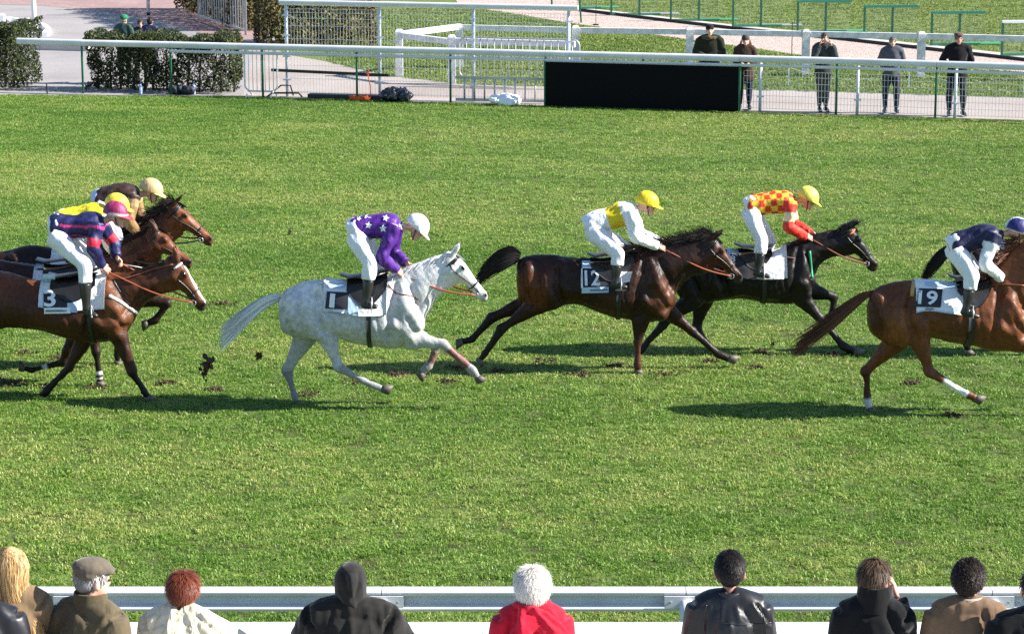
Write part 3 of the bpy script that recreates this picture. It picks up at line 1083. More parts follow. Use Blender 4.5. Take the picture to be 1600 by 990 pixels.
sheet('concrete_strip', [(905, 17), (1047, 34), (1150, 46), (1295, 60), (1400, 72), (1600, 95), (2200, 160), (2200, 148), (1600, 86), (1400, 64), (1295, 53), (1150, 39), (1047, 27), (905, 11)], -.007, CONC)
# timber edging between gravel and concrete
eb = MB(); ep = [gnd(*p) for p in [(905, 17), (1047, 34), (1150, 46), (1295, 60), (1400, 72), (1600, 95), (2200, 160)]]
for a, b in zip(ep, ep[1:]): eb.bar(a + V((0, 0, .03)), b + V((0, 0, .03)), .05, .08)
tag(eb.build('timber_edging', mat('dark_timber', (.035, .028, .022), .8, noise=.3)), 'dark timber edging between the pink gravel and the concrete strip', 'edging')
# kerbs at the left
kb = MB(); kp = [gnd(*p) for p in [(-60, 30), (0, 31), (35, 36), (58, 40), (70, 45), (76, 51), (70, 57)]]
for a, b in zip(kp, kp[1:]): kb.bar(a + V((0, 0, .05)), b + V((0, 0, .05)), .14, .12)
tag(kb.build('kerb', WHITE_PAINT), kind='structure')
kb = MB(); kb.bar(gnd(-40, 74) + V((0, 0, .06)), gnd(140, 79) + V((0, 0, .06)), .3, .13)
tag(kb.build('kerb', CONC), kind='structure')


# ------------------------------------------------------------------ grass
def blade_mat(name, c0, c1, c2):
    m = bpy.data.materials.new(name); m.use_nodes = True
    nt = m.node_tree; N, L = nt.nodes, nt.links
    b = N['Principled BSDF']; b.inputs['Roughness'].default_value = .5; b.inputs['Specular IOR Level'].default_value = .32
    geo = N.new('ShaderNodeNewGeometry'); oi = N.new('ShaderNodeObjectInfo')
    n1 = N.new('ShaderNodeTexNoise'); n1.inputs['Scale'].default_value = .55; n1.inputs['Detail'].default_value = 6; n1.inputs['Roughness'].default_value = .68
    mp = N.new('ShaderNodeMapping'); mp.inputs['Scale'].default_value = (.55, 1, 1)
    L.new(geo.outputs['Position'], mp.inputs['Vector']); L.new(mp.outputs[0], n1.inputs['Vector'])
    ad = N.new('ShaderNodeMath'); ad.operation = 'MULTIPLY_ADD'; ad.inputs[1].default_value = .38; 
    L.new(oi.outputs['Random'], ad.inputs[0]); 
    sb = N.new('ShaderNodeMath'); sb.operation = 'SUBTRACT'; sb.inputs[1].default_value = .19
    L.new(n1.outputs['Fac'], sb.inputs[0]); L.new(sb.outputs[0], ad.inputs[2])
    n3 = N.new('ShaderNodeTexNoise'); n3.inputs['Scale'].default_value = .16; n3.inputs['Detail'].default_value = 3
    mp3 = N.new('ShaderNodeMapping'); mp3.inputs['Scale'].default_value = (.45, 1, 1)
    L.new(geo.outputs['Position'], mp3.inputs['Vector']); L.new(mp3.outputs[0], n3.inputs['Vector'])
    a3 = N.new('ShaderNodeMath'); a3.operation = 'MULTIPLY_ADD'; a3.inputs[1].default_value = .55; a3.inputs[2].default_value = -.275
    L.new(n3.outputs['Fac'], a3.inputs[0])
    a4 = N.new('ShaderNodeMath'); a4.operation = 'ADD'
    L.new(ad.outputs[0], a4.inputs[0]); L.new(a3.outputs[0], a4.inputs[1]); ad = a4
    r = N.new('ShaderNodeValToRGB'); e = r.color_ramp.elements
    e[0].position, e[0].color = .3, (*c0, 1); e[1].position, e[1].color = .74, (*c2, 1)
    q = e.new(.52); q.color = (*c1, 1)
    L.new(ad.outputs[0], r.inputs[0]); L.new(r.outputs[0], b.inputs['Base Color'])
    tr = N.new('ShaderNodeBsdfTranslucent'); L.new(r.outputs[0], tr.inputs['Color'])
    ms = N.new('ShaderNodeMixShader'); ms.inputs[0].default_value = .25
    out = N['Material Output']
    L.new(b.outputs[0], ms.inputs[1]); L.new(tr.outputs[0], ms.inputs[2]); L.new(ms.outputs[0], out.inputs['Surface'])
    return m


def tuft(name, nb, rad, h0, h1, w, material, seed):
    r = random.Random(seed)
    mb = MB()
    for _ in range(nb):
        a, d = r.uniform(0, 6.28), rad * math.sqrt(r.random())
        p = V((d * math.cos(a), d * math.sin(a), -.004))
        h = r.uniform(h0, h1); ln = r.uniform(.4, 1.7); b = r.uniform(0, 6.28)
        dr = V((math.cos(b), math.sin(b), 0)); s = V((-dr.y, dr.x, 0)) * (w * r.uniform(.7, 1.3))
        m = p + V((0, 0, h * .6)) + dr * (h * .22 * ln); t = p + V((0, 0, h * (1.1 - .42 * ln))) + dr * (h * .75 * ln)
        mb.add([p - s, p + s, m + s * .8, m - s * .8, t], [(0, 1, 2, 3), (3, 2, 4)])
    me = mb.mesh(name); me.materials.append(material)
    return bpy.data.objects.new(name, me)


def grass_over(name, pts, density, tufts, smin, smax, bare, label, seed, cat='grass'):
    """Grass blades scattered over a ground polygon with geometry nodes (stuff)."""
    me = bpy.data.meshes.new(name)
    bm = bmesh.new()
    f = bm.faces.new([bm.verts.new(p) for p in pts])
    bmesh.ops.triangulate(bm, faces=[f]); bm.to_mesh(me); bm.free()
    ob = bpy.data.objects.new(name, me); COL.objects.link(ob)
    tag(ob, label, cat, kind='stuff')
    ng = bpy.data.node_groups.new(name, 'GeometryNodeTree')
    ng.interface.new_socket('Geometry', in_out='INPUT', socket_type='NodeSocketGeometry')
    ng.interface.new_socket('Geometry', in_out='OUTPUT', socket_type='NodeSocketGeometry')
    N, L = ng.nodes, ng.links
    gi, go = N.new('NodeGroupInput'), N.new('NodeGroupOutput')
    di = N.new('GeometryNodeDistributePointsOnFaces'); di.distribute_method = 'RANDOM'; di.inputs['Density'].default_value = density; di.inputs['Seed'].default_value = seed
    L.new(gi.outputs[0], di.inputs['Mesh'])
    pos = N.new('GeometryNodeInputPosition')
    nz = N.new('ShaderNodeTexNoise'); nz.inputs['Scale'].default_value = 1.1; nz.inputs['Detail'].default_value = 5; nz.inputs['Roughness'].default_value = .7
    L.new(pos.outputs[0], nz.inputs['Vector'])
    dm = N.new('ShaderNodeMapRange'); dm.inputs[1].default_value = bare; dm.inputs[2].default_value = bare + .07; dm.inputs[3].default_value = density * .12; dm.inputs[4].default_value = density
    L.new(nz.outputs['Fac'], dm.inputs[0]); L.new(dm.outputs[0], di.inputs['Density'])
    ji = N.new('GeometryNodeJoinGeometry')
    for t in tufts:
        oi = N.new('GeometryNodeObjectInfo'); oi.inputs['Object'].default_value = t; oi.inputs['As Instance'].default_value = True
        L.new(oi.outputs['Geometry'], ji.inputs[0])
    ip = N.new('GeometryNodeInstanceOnPoints'); ip.inputs['Pick Instance'].default_value = True
    L.new(di.outputs['Points'], ip.inputs['Points']); L.new(ji.outputs[0], ip.inputs['Instance'])
    rr = N.new('FunctionNodeRandomValue'); rr.data_type = 'FLOAT_VECTOR'
    rr.inputs[0].default_value = (-.2, -.2, 0); rr.inputs[1].default_value = (.2, .2, 6.283)
    L.new(rr.outputs[0], ip.inputs['Rotation'])
    n2 = N.new('ShaderNodeTexNoise'); n2.inputs['Scale'].default_value = 2.4; n2.inputs['Detail'].default_value = 4; n2.inputs['Roughness'].default_value = .7
    L.new(pos.outputs[0], n2.inputs['Vector'])
    m2 = N.new('ShaderNodeMapRange'); m2.inputs[1].default_value = .3; m2.inputs[2].default_value = .7; m2.inputs[3].default_value = smin; m2.inputs[4].default_value = smax
    L.new(n2.outputs['Fac'], m2.inputs[0]); L.new(m2.outputs[0], ip.inputs['Scale'])
    L.new(ip.outputs[0], go.inputs[0])
    md = ob.modifiers.new('grass', 'NODES'); md.node_group = ng
    return ob


GB = blade_mat('grass_blade', (.092, .195, .02), (.182, .305, .042), (.36, .39, .11))
GB2 = blade_mat('infield_blade', (.12, .19, .03), (.18, .25, .045), (.26, .3, .08))
TUFTS = [tuft('tuft%d' % i, 17, .058, .014, .04, .0034, GB, 40 + i) for i in range(6)]
TUFTF = [tuft('far_tuft%d' % i, 12, .09, .03, .06, .008, GB2, 60 + i) for i in range(4)]
hx = lambda y: .215 * y + 3.2
YN = 17.0
yl, yr = far(-hx(55)), far(hx(52))
grass_over('track_grass', [(-hx(YN), YN, .002), (hx(YN), YN, .002), (hx(yr), yr + .1, .002), (ka.x, ka.y + .1, .002), (-hx(yl), far(-hx(yl)) + .1, .002)], 430, TUFTS, .46, 1.6, .432, 'short green racecourse turf across the whole track', 3)
fl = lambda p: (p.x, p.y, -.008)
grass_over('infield_grass', [fl(gnd(*p)) for p in [(1750, 158), (1600, 153), (1400, 147), (1200, 141), (1000, 138), (720, 132), (607, 119), (512, 97), (512, 20), (716, 9), (820, 25), (892, 37), (1000, 52), (1200, 79), (1300, 95), (1450, 104), (1600, 113), (1750, 128)]], 80, TUFTF, .6, 1.4, .36, 'rough grass between the path and the pink gravel', 5)
grass_over('range_grass', [fl(gnd(*p)) for p in [(905, 10), (1047, 26), (1150, 38), (1295, 52), (1400, 63), (1600, 85), (1750, 102), (1750, -60), (905, -60)]], 40, TUFTF, .6, 1.2, .3, 'mown grass around the green metal frames', 9)


# ------------------------------------------------------------------ the far running rail
def prof_sweep(prof, pts, up=V((0, 0, 1))):
    """Sweep a closed profile [(out, up)] along a line of points."""
    mb = MB(); rings = []
    e0, e1 = (pts[1] - pts[0]).normalized() * .001, (pts[-1] - pts[-2]).normalized() * .001
    pts = [pts[0], pts[0] + e0] + list(pts[1:-1]) + [pts[-1] - e1, pts[-1]]
    for i, p in enumerate(pts):
        t = (pts[min(i + 1, len(pts) - 1)] - pts[max(i - 1, 0)]).normalized()
        o = t.cross(up).normalized()
        rings.append([p + o * a + up * b for a, b in prof])
    return mb.rings(rings)


def oval(a, b, n=14, c=(0, 0)):
    return [(c[0] + a * math.cos(q), c[1] + b * math.sin(q)) for q in [2 * math.pi * j / n for j in range(n)]]


back_rail = thing('running_rail', RAILG[4], 'long white running rail on green posts along the far side of the track', 'rail')
ht = [1.06] * len(RAILG)
tops = [p + V((0, 0, 1.08)) for p in RAILG]
for i in range(len(tops) - 1):
    a, b = tops[i], tops[i + 1]
    d = (b - a) * .0015
    prof_sweep(oval(.055, .07, 16), [a + d, b - d]).build('top_rail', RAIL_WHITE, back_rail, True)
    if i >= 2:
        prof_sweep(oval(.028, .032, 12), [a + d + V((0, 0, -.13)) + rnorm * .045, b - d + V((0, 0, -.13)) + rnorm * .045]).build('lower_rail', RAIL_WHITE, back_rail, True)
for i, p in enumerate(RAILG[1:-1]):
    MB().tube([p + V((0, 0, -.05)), p + V((0, 0, .9)), p + V((0, 0, 1.02))], .024, n=10).build('post', GREEN_METAL, back_rail, True)


def wire_panel(name, a, b, z0, z1, dx, zs, w, material, parent):
    """Welded wire mesh panel between ground points a and b."""
    mb = MB(); L = (b - a).length; n = int(L / dx)
    for i in range(n + 1):
        p = a.lerp(b, i / n)
        mb.bar(p + V((0, 0, z0)), p + V((0, 0, z1)), w)
    for z in zs:
        mb.bar(a + V((0, 0, z)), b + V((0, 0, z)), w)
    return mb.build(name, material, parent)


WIRE = mat('white_wire', (.72, .73, .75), .4)
POSTW = mat('pale_post', (.6, .64, .72), .4)
off = -rnorm * .35
# tall mesh fence behind the rail
TALLP = [(449, 152), (594, 156), (740, 160.5), (888, 165)]
TG = [gnd(*p) + off * 0 for p in [(449, 150), (594, 154), (740, 158), (888, 162.5)]]
tall = thing('mesh_fence', TG[0], 'tall white wire mesh fence with a white top rail behind the running rail', 'fence')
for i, p in enumerate(TG):
    po = MB().tube([p, p + V((0, 0, 1.93))], .032, n=10).build('post', POSTW, tall, True)
    for z in (.35, .85, 1.3, 1.72):
        MB().bar(p + V((-.085, -.03, z)), p + V((.085, -.03, z)), .02, .03).build('clamp', POSTW, po)
for i in range(3):
    wire_panel('wire_panel', TG[i] + rdir * .04, TG[i + 1] - rdir * .04, .06, 1.88, .066, [.08, .1, .38, .66, .94, 1.22, 1.5, 1.66, 1.78, 1.86], .0065, WIRE, tall)
prof_sweep(oval(.05, .062, 14), [TG[0] - rdir * .14 + V((0, 0, 1.99)), TG[3] + rdir * .2 + V((0, 0, 1.99))]).build('top_rail', RAIL_WHITE, tall, True)
# low mesh fence on the right
LG = [gnd(*p) for p in [(1160, 174), (1186, 175), (1338, 180.5), (1491, 186), (1650, 191.5)]]
LG = [p - rnorm * .12 for p in LG]
low = thing('mesh_fence', LG[0], 'low white wire mesh fence on pale posts in front of the standing men', 'fence')
for p in LG[1:]:
    po = MB().tube([p, p + V((0, 0, .98))], .032, n=10).build('post', POSTW, low, True)
    MB().bar(p + V((-.075, -.03, .3)), p + V((.075, -.03, .3)), .02, .03).build('clamp', POSTW, po)
for i in range(4):
    wire_panel('wire_panel', LG[i], LG[i + 1], .05, .82, .066, [.06, .19, .32, .45, .58, .71, .82], .0065, WIRE, low)
# black board on the rail
bt = [(852.5, 97), (1152, 105)]; A0, A1 = RAILG[6] + rnorm * .07, RAILG[8] + rnorm * .07
bb = MB(); t_ = (A1 - A0).normalized()
bb.box((A0 + A1) / 2 + V((0, 0, .455)), ((A1 - A0).length, .035, .93), axes=(t_, V((-t_.y, t_.x, 0)), V((0, 0, 1))))
brd = thing('black_board', (A0 + A1) / 2, 'long plain black board fixed under the running rail', 'board')
bb.build('panel', mat('board_black', (.004, .004, .005), .7, spec=.1), brd)
for q in (0, 1):
    fb = MB(); e = (A0, A1)[q]; fb.bar(e + V((0, 0, 0)) + rnorm * .0, e + V((0, 0, .94)), .03, .05); fb.build('end_frame', GREEN_METAL, brd)
MB().bar(A0 + V((0, 0, .935)), A1 + V((0, 0, .935)), .045, .02).build('top_trim', STEEL, brd)

# ------------------------------------------------------------------ white concrete post and rail fence
OLDW = mat('weathered_white', (.7, .69, .68), .8, noise=.22, nscale=7, bump=.3, bscale=30)
cf = thing('post_and_rail_fence', gnd(898, 96), 'weathered white concrete post and rail fence on the infield', 'fence')


def cpost(px_, py_, h, w=.17):
    p = gnd(px_, py_)
    mb = MB(); rg = []
    for z, s in ((-.02, 1), (h - .06, 1), (h - .015, .8), (h, .45)):
        rg.append([p + V((w / 2 * s * x, w / 2 * s * y, z)) for x, y in ((-1, -1), (1, -1), (1, 1), (-1, 1))])
    mb.rings(rg).build('post', OLDW, cf)
    return p


def crail(a, b, z, h=.13):
    MB().bar(a + V((0, 0, z)), b + V((0, 0, z)), .09, h).build('rail', OLDW, cf)


P1 = cpost(624, 119, 1.07); P2 = cpost(706, 131, 1.09); P3 = cpost(718, 105, 1.0)
CP = [P3] + [cpost(x, y, 1.04) for x, y in ((899, 110), (1077, 113), (1258, 117), (1438, 121), (1620, 126))]
crail(P1, P3, .95); crail(P1, P2, .93)
P2b = gnd(898, 137); crail(P2, P2b, .95)
for a, b in zip(CP, CP[1:]): crail(a, b, .93)

# ------------------------------------------------------------------ barriers, ladder, things by the rail


def crowd_barrier(label, a, b, h, nb, material, z0=.12):
    root = thing('crowd_barrier', a, label, 'barrier')
    L = (b - a); t = L.normalized(); Z = V((0, 0, 1)); r = .14
    pts = []
    for (c, s0) in ((a + t * r + Z * (h - r), 180), (b - t * r + Z * (h - r), 90), (b - t * r + Z * (z0 + r), 0), (a + t * r + Z * (z0 + r), -90)):
        for j in range(6):
            q = R(s0 - j * 18)
            pts.append(c + t * (r * math.cos(q)) + Z * (r * math.sin(q)))
    MB().tube(pts + [pts[0]], .019, n=8, cap=False).build('frame', material, root, True)
    for i in range(1, nb):
        p = a + L * (i / nb)
        MB().tube([p + Z * z0, p + Z * h], .0085, n=6).build('bar', material, root, True)
    for q in (.12, .88):
        p = a + L * q
        MB().tube([p + V((t.y, -t.x, 0)) * .28, p + Z * (z0 + .02), p - V((t.y, -t.x, 0)) * .28], .015, n=6).build('foot', material, root, True)
    return root


crowd_barrier('galvanised crowd barrier standing behind the ladder', gnd(718, 135), gnd(905, 140), 1.08, 17, STEEL, .2)
crowd_barrier('white crowd barrier panel beside the right end of the clipped hedge', gnd(383, 151), gnd(434, 152), 1.02, 8, WHITE_PAINT)
ld = thing('ladder', gnd(782, 163), 'aluminium ladder lying on its side against the rail posts', 'ladder')
la, lb = gnd(712, 160), gnd(850, 163)
for z in (.06, .52):
    MB().bar(la + V((0, .03, z)), lb + V((0, .03, z)), .03, .06).build('stile', STEEL, ld)
for i in range(8):
    p = la.lerp(lb, .1 + .8 * i / 7)
    MB().tube([p + V((0, .03, .06)), p + V((0, .03, .52))], .021, n=8).build('rung', STEEL, ld, True)
pole = MB().bar(at(424, 109.5, TG[0].y - .1), at(607, 118, TG[1].y - .12), .045, .06).build('long_pole', BLACK)
tag(pole, 'long black pole slung along the tall mesh fence', 'pole')
ORG = mat('orange_cord', (.75, .12, .02), .6)
cord = thing('orange_cord', gnd(568, 157), 'orange cord hanging from the black pole to a heap on the ground', 'cord')
c0 = at(574, 113, TG[1].y - .2)
c1 = gnd(579, 157)
MB().tube([c0, c0.lerp(c1, .5) + V((.03, 0, 0)), c1 + V((0, 0, .03))], .011, n=6).build('hanging_line', ORG, cord, True)
hp = MB(); rr_ = random.Random(4); pts = []
for i in range(90):
    a = i * .7; pts.append(gnd(562, 157) + V((math.cos(a) * rr_.uniform(.08, .24), math.sin(a) * rr_.uniform(.04, .12), .02 + rr_.random() * .08)))
hp.tube([V(c) for c in catmull([list(p) for p in pts], 2)], .011, n=5).build('coil', ORG, cord, True)
MB().tube([c0 + V((.02, 0, .03)), c0 + V((.05, 0, -.03)), c0 + V((.0, 0, -.06)), c0 + V((-.03, 0, 0))], .014, n=6).build('knot', ORG, cord, True)


def lump(name, c, rad, seed, material, label, cat, amp=.12, vox=.02):
    mb = MB(); r = random.Random(seed)
    for _ in range(7):
        mb.ball(V(c) + V((r.uniform(-.6, .6) * rad[0], r.uniform(-.5, .5) * rad[1], rad[2] * r.uniform(.35, .6))), (rad[0] * r.uniform(.35, .6), rad[1] * r.uniform(.5, .8), rad[2] * r.uniform(.35, .6)))
    me = fuse(name, mb, vox, 2)
    co = mesh_co(me); n_ = np.empty(len(co) * 3); me.vertices.foreach_get('normal', n_)
    co = co + n_.reshape(-1, 3) * (vnoise(co, 22, seed) * amp * .12 + vnoise(co, 50, seed + 1) * amp * .07)[:, None]
    co[:, 2] = np.maximum(co[:, 2], .004)
    set_co(me, co - np.array(V(c)))
    o = link(name, me, material, loc=V(c))
    return tag(o, label, cat)


lump('bin_bag', gnd(620, 158), (.36, .2, .26), 3, mat('bag_plastic', (.016, .018, .026), .22, spec=.6), 'black plastic bag on the ground beside the orange cord', 'bag', .25)
lump('white_sack', gnd(788, 165), (.3, .2, .22), 5, mat('sack_white', (.8, .8, .8), .6, wrinkle=.5), 'crumpled white sack in front of the ladder', 'sack', .2)
fl1 = MB(); fl1.box(gnd(540, 154.5) + V((0, 0, .05)), (1.6, .25, .09), rz=-.2)
tag(fl1.build('black_beam', BLACK), 'black beam lying on the ground under the tall fence', 'beam')
fl1 = MB(); q = gnd(446, 152); fl1.tube([q + V((-.4, 0, 0)), q + V((-.28, 0, .09)), q + V((.28, 0, .09)), q + V((.36, 0, 0))], .02, n=6)
fl1.tube([q + V((-.33, .1, .05)), q + V((-.1, .1, .24)), q + V((.1, .1, .24)), q + V((.16, .1, .02))], .016, n=6)
tag(fl1.build('bent_frame', BLACK, smooth=True), 'small bent black tube frame lying by the green post', 'frame')

lump('dark_bag', gnd(283, 147.5), (.3, .15, .2), 8, mat('bag_cloth', (.02, .022, .035), .6), 'dark bag lying at the foot of the see-through hedge', 'bag', .2)
for x_, lab in ((220, 'small clear water bottle at the foot of the hedge, left of the dark bag'), (303, 'small clear water bottle right of the dark bag by the hedge')):
    q = gnd(x_, 147.5); wb = thing('water_bottle', q, lab, 'bottle', 'water bottles by the hedge')
    MB().tube([q, q + V((0, 0, .01)), q + V((0, 0, .17)), q + V((0, 0, .21))], [.034, .036, .036, .015], n=10).build('bottle_body', mat('bottle_plastic', (.3, .42, .62), .2, spec=.6), wb, True)
    MB().tube([q + V((0, 0, .21)), q + V((0, 0, .235))], .016, n=8).build('cap', mat('cap_blue', (.02, .1, .5), .4), wb, True)
for x_, y_, ln_, lab in ((74, 147, -.01, 'short dark upright stake in the gap left of the hedge'), (135, 143, .05, 'short dark leaning stake beside the first green rail post')):
    q = gnd(x_, y_); tag(MB().tube([q, q + V((ln_, 0, .22))], .014, n=6).build('stake', BLACK, origin=q), lab, 'stake')

# ------------------------------------------------------------------ hedges and plants
LEAFM = mat('hedge_leaf', rough=.6, spec=.2, attr=True)
BARK = mat('hedge_stem', (.07, .05, .035), .9, noise=.3)


def hedge(label, a, b, w, h, n, seed, cols, lean=0.0, hole=0.0, size=.045, z0=.03):
    """Clipped hedge between ground points a and b: leaf faces through its volume and stems inside."""
    root = thing('hedge', (a + b) / 2, label, 'hedge')
    r = random.Random(seed)
    t = (b - a); L = t.length; t.normalize(); s = V((t.y, -t.x, 0))
    hr = Hair()
    for _ in range(n):
        u, q, z = r.uniform(0, L), r.uniform(-1, 1), r.uniform(z0, 1)
        k = r.random()
        if k < .45: q = math.copysign(1 - r.random() ** 2 * .35, q)
        elif k < .7: z = 1 - r.random() ** 2 * .18
        elif k < .8: u = (r.random() ** 2 * .15) * (1 if r.random() < .5 else -1) % L
        p = a + t * u + s * (q * w / 2) + V((0, 0, z * h))
        bulge = .09 * math.sin(u * 4.1 + z * 6 + seed) + .06 * math.sin(u * 9.7 + 3 * q) + .05 * math.sin(u * 23 + z * 17)
        p += s * (q * bulge) + V((0, 0, bulge * .7 * z))
        if hole and math.sin(u * 7.3 + seed) * math.sin(z * 6 + u * 2.2) > 1 - hole and z < .85: continue
        d1 = V((r.gauss(0, 1), r.gauss(0, 1), r.gauss(0, 1))).normalized(); d2 = d1.orthogonal().normalized()
        sz = size * r.uniform(.6, 1.3)
        o = len(hr.v)
        hr.add([p - d1 * sz, p + d2 * sz * .5, p + d1 * sz, p - d2 * sz * .5], [(0, 1, 2, 3)])
        c = cols[0] if r.random() < .55 else cols[1] if r.random() < .75 else cols[2]
        kk = r.uniform(.6, 1.35)
        hr.c += [(c[0] * kk, c[1] * kk, c[2] * kk)] * 4
    hr.done('foliage', root, material=LEAFM)
    st = int(L / .28) + 2
    for i in range(st):
        p = a.lerp(b, (i + .5) / st) + s * r.uniform(-.15, .15) * w
        mb = MB(); tops_ = p + V((r.uniform(-.12, .12), 0, h * .8))
        mb.tube([p, p.lerp(tops_, .5) + V((r.uniform(-.05, .05), 0, 0)), tops_], [.028, .02, .008], n=6)
        for _ in range(5):
            q = p.lerp(tops_, r.uniform(.2, .8))
            mb.tube([q, q + V((r.uniform(-.25, .25), r.uniform(-.2, .2), r.uniform(.1, .35)))], [.012, .004], n=5)
        mb.build('stem', BARK, root, True)
    return root


HG = [(.012, .022, .006), (.028, .042, .009), (.075, .085, .017)]
HB = [(.05, .045, .016), (.1, .075, .026), (.2, .15, .055)]
hedge('clipped green hedge cut off by the left edge of the picture', gnd(-70, 132), gnd(48, 135), 1.3, 1.35, 17000, 1, HG, size=.034)
hedge('clipped see-through green hedge behind the running rail at left', gnd(146, 138), gnd(374, 144), .8, 1.2, 22000, 2, HG, hole=.4, size=.033)
hedge('tall brown hedge running back behind the grey metal railing', gnd(404, 48), gnd(310, 14), 1.2, 2.2, 24000, 4, HB, size=.06)
hedge('tall brown beech hedge behind the tall mesh fence', gnd(402, 72), gnd(585, 68), 1.6, 2.0, 15000, 3, HB, size=.05)

# ------------------------------------------------------------------ upper left: gate railing, lamp post, blocks
rg = thing('metal_railing', gnd(312, 33), 'grey metal railing with upright bars beside the brown hedge', 'railing')
ga, gb_ = gnd(311, 31), gnd(384, 55)
Zv = V((0, 0, 1))
for z in (.12, 1.75): MB().bar(ga + Zv * z, gb_ + Zv * z, .04, .05).build('cross_bar', STEEL, rg)
for i in range(21):
    p = ga.lerp(gb_, i / 20); w = .05 if i in (0, 20) else .024
    MB().bar(p + Zv * (0 if i in (0, 20) else .12), p + Zv * 1.8, w * 1.25).build('upright', STEEL, rg)
lp = thing('lamp_post', gnd(54, 47), 'white painted lamp post beside the grey block at upper left', 'post')
p = gnd(54, 47)
MB().tube([p, p + Zv * .5, p + Zv * 3.6], [.075, .065, .055], n=14).build('shaft', WHITE_PAINT, lp, True)
MB().tube([p, p + Zv * .12, p + Zv * .16], [.11, .1, .07], n=14).build('base', WHITE_PAINT, lp, True)
p = gnd(232, 24)
pp = thing('marker_post', p, 'white post with a dark foot standing on the brick paving', 'post')
MB().tube([p + Zv * .08, p + Zv * 1.9], .05, n=12).build('shaft', WHITE_PAINT, pp, True)
MB().tube([p, p + Zv * .08], .055, n=12).build('foot', BLACK, pp, True)


def wedge(c, w, d, h, label, material, name='concrete_block'):
    rg_ = []
    for z, s in ((0, 1), (h * .82, .9), (h, .8)):
        rg_.append([V(c) + V((x * w / 2 * s - .12 * z, y * d / 2 * s, z)) for x, y in ((-1, -1), (1, -1), (1, 1), (-1, 1))])
    tag(MB().rings(rg_).build(name, material, origin=c), label, 'block')


wedge(gnd(40, 46), .32, .3, .3, 'grey concrete block at the foot of the white lamp post', CONC)
wedge(gnd(3, 34), .2, .3, .22, 'small pale block on the kerb at the left edge', WHITE_PAINT)

# ------------------------------------------------------------------ green metal frames on the practice ground
NET = mat('net_cord', (.45, .47, .42), .7)
MATG = mat('green_mat', (.035, .22, .08), .8, noise=.15)
FR = [(862, 14), (955, 24), (1048, 33), (1145, 42), (1246, 51), (1350, 60), (1455, 71), (1565, 87)]
for i, (x, y) in enumerate(FR):
    p = gnd(x, y); s = FPX / (p.y / math.cos(TH))
    w = 82 / s; w2 = 43 / s; hgt = .83
    lab = ['green metal practice frame behind the tall fence end', 'green metal practice frame nearest the leaning green stake', 'third green metal practice frame from the left', 'green metal practice frame above the person in the dark beanie',
           'green metal practice frame above the man with raised hands', 'green metal practice frame between the two men on the right', 'green metal practice frame above the man in the flat cap', 'green metal practice frame cut off by the right edge'][i]
    f = thing('practice_frame', p, lab, 'frame', 'green practice frames')
    Xv = V((1, .06, 0)).normalized()
    for q in (0, w2): MB().bar(p + Xv * q, p + Xv * q + Zv * hgt, .055).build('upright', GREEN_METAL, f)
    MB().bar(p - Xv * .02 + Zv * hgt, p + Xv * w + Zv * hgt, .07, .065).build('top_bar', WHITE_PAINT if i == 7 else mat('green_bar', (.03, .2, .12), .4), f)
    MB().bar(p + Zv * .03, p + Xv * (w * .92) + Zv * .03, .05).build('bottom_bar', mat('green_bar', (.03, .2, .12), .4), f)
    nb = MB()
    for k in range(13): nb.bar(p + Xv * (w * .97 * k / 12) + Zv * .06, p + Xv * (w * .97 * k / 12) + Zv * (hgt - .02), .005)
    for k in range(8): nb.bar(p + Zv * (.08 + .1 * k), p + Xv * (w * .97) + Zv * (.08 + .1 * k), .005)
    nb.build('net', NET, f)
    m0 = p + Xv * (w2 * 1.15) + V((.0, .25, 0))
    MB().box(m0 + V((.5, .1, .012)), (1.1, .55, .03), rz=.06).build('mat', MATG if i % 2 == 0 else mat('grey_mat', (.22, .23, .24), .8), f)
p0, p1 = at(905, 35, gnd(908, 35).y), at(903, -20, gnd(908, 35).y)
st = thing('green_stake', gnd(908, 35), 'leaning green metal stake beside the end of the tall fence', 'stake')
MB().bar(gnd(908, 35), gnd(908, 35) + V((-.1, 0, 1.3)), .05).build('stake', mat('green_bar', (.03, .2, .12), .4), st)
p = gnd(931, 39); st = thing('thin_stand', p, 'thin dark upright rod on a small foot standing in the gravel', 'rod')
MB().bar(p, p + Zv * 1.3, .016).build('rod', BLACK, st); MB().box(p + Zv * .01, (.16, .16, .02)).build('foot', BLACK, st)
p = gnd(1237, 88); st = thing('thin_stand', p, 'thin green rod between two white posts, left of the man with raised hands', 'rod')
MB().bar(p, p + Zv * .8, .02).build('rod', GREEN_METAL, st); MB().bar(p + Zv * .8 + V((-.06, 0, 0)), p + Zv * .8 + V((.1, 0, 0)), .02).build('cross_bar', GREEN_METAL, st)
# little white posts with a drooping cord
cl_ = thing('cord_fence', gnd(1232, 134), 'drooping white cord on short white posts in the infield grass', 'fence')
SP = [gnd(1040, 128), gnd(1232, 134), gnd(1420, 137), gnd(1600, 146)]
for p in SP: MB().bar(p, p + Zv * .42, .035).build('post', WHITE_PAINT, cl_)
for a, b in zip(SP, SP[1:]):
    MB().tube([a.lerp(b, t) + Zv * (.4 - .25 * math.sin(math.pi * t)) for t in np.linspace(0, 1, 9)], .006, n=5).build('cord', NET, cl_)

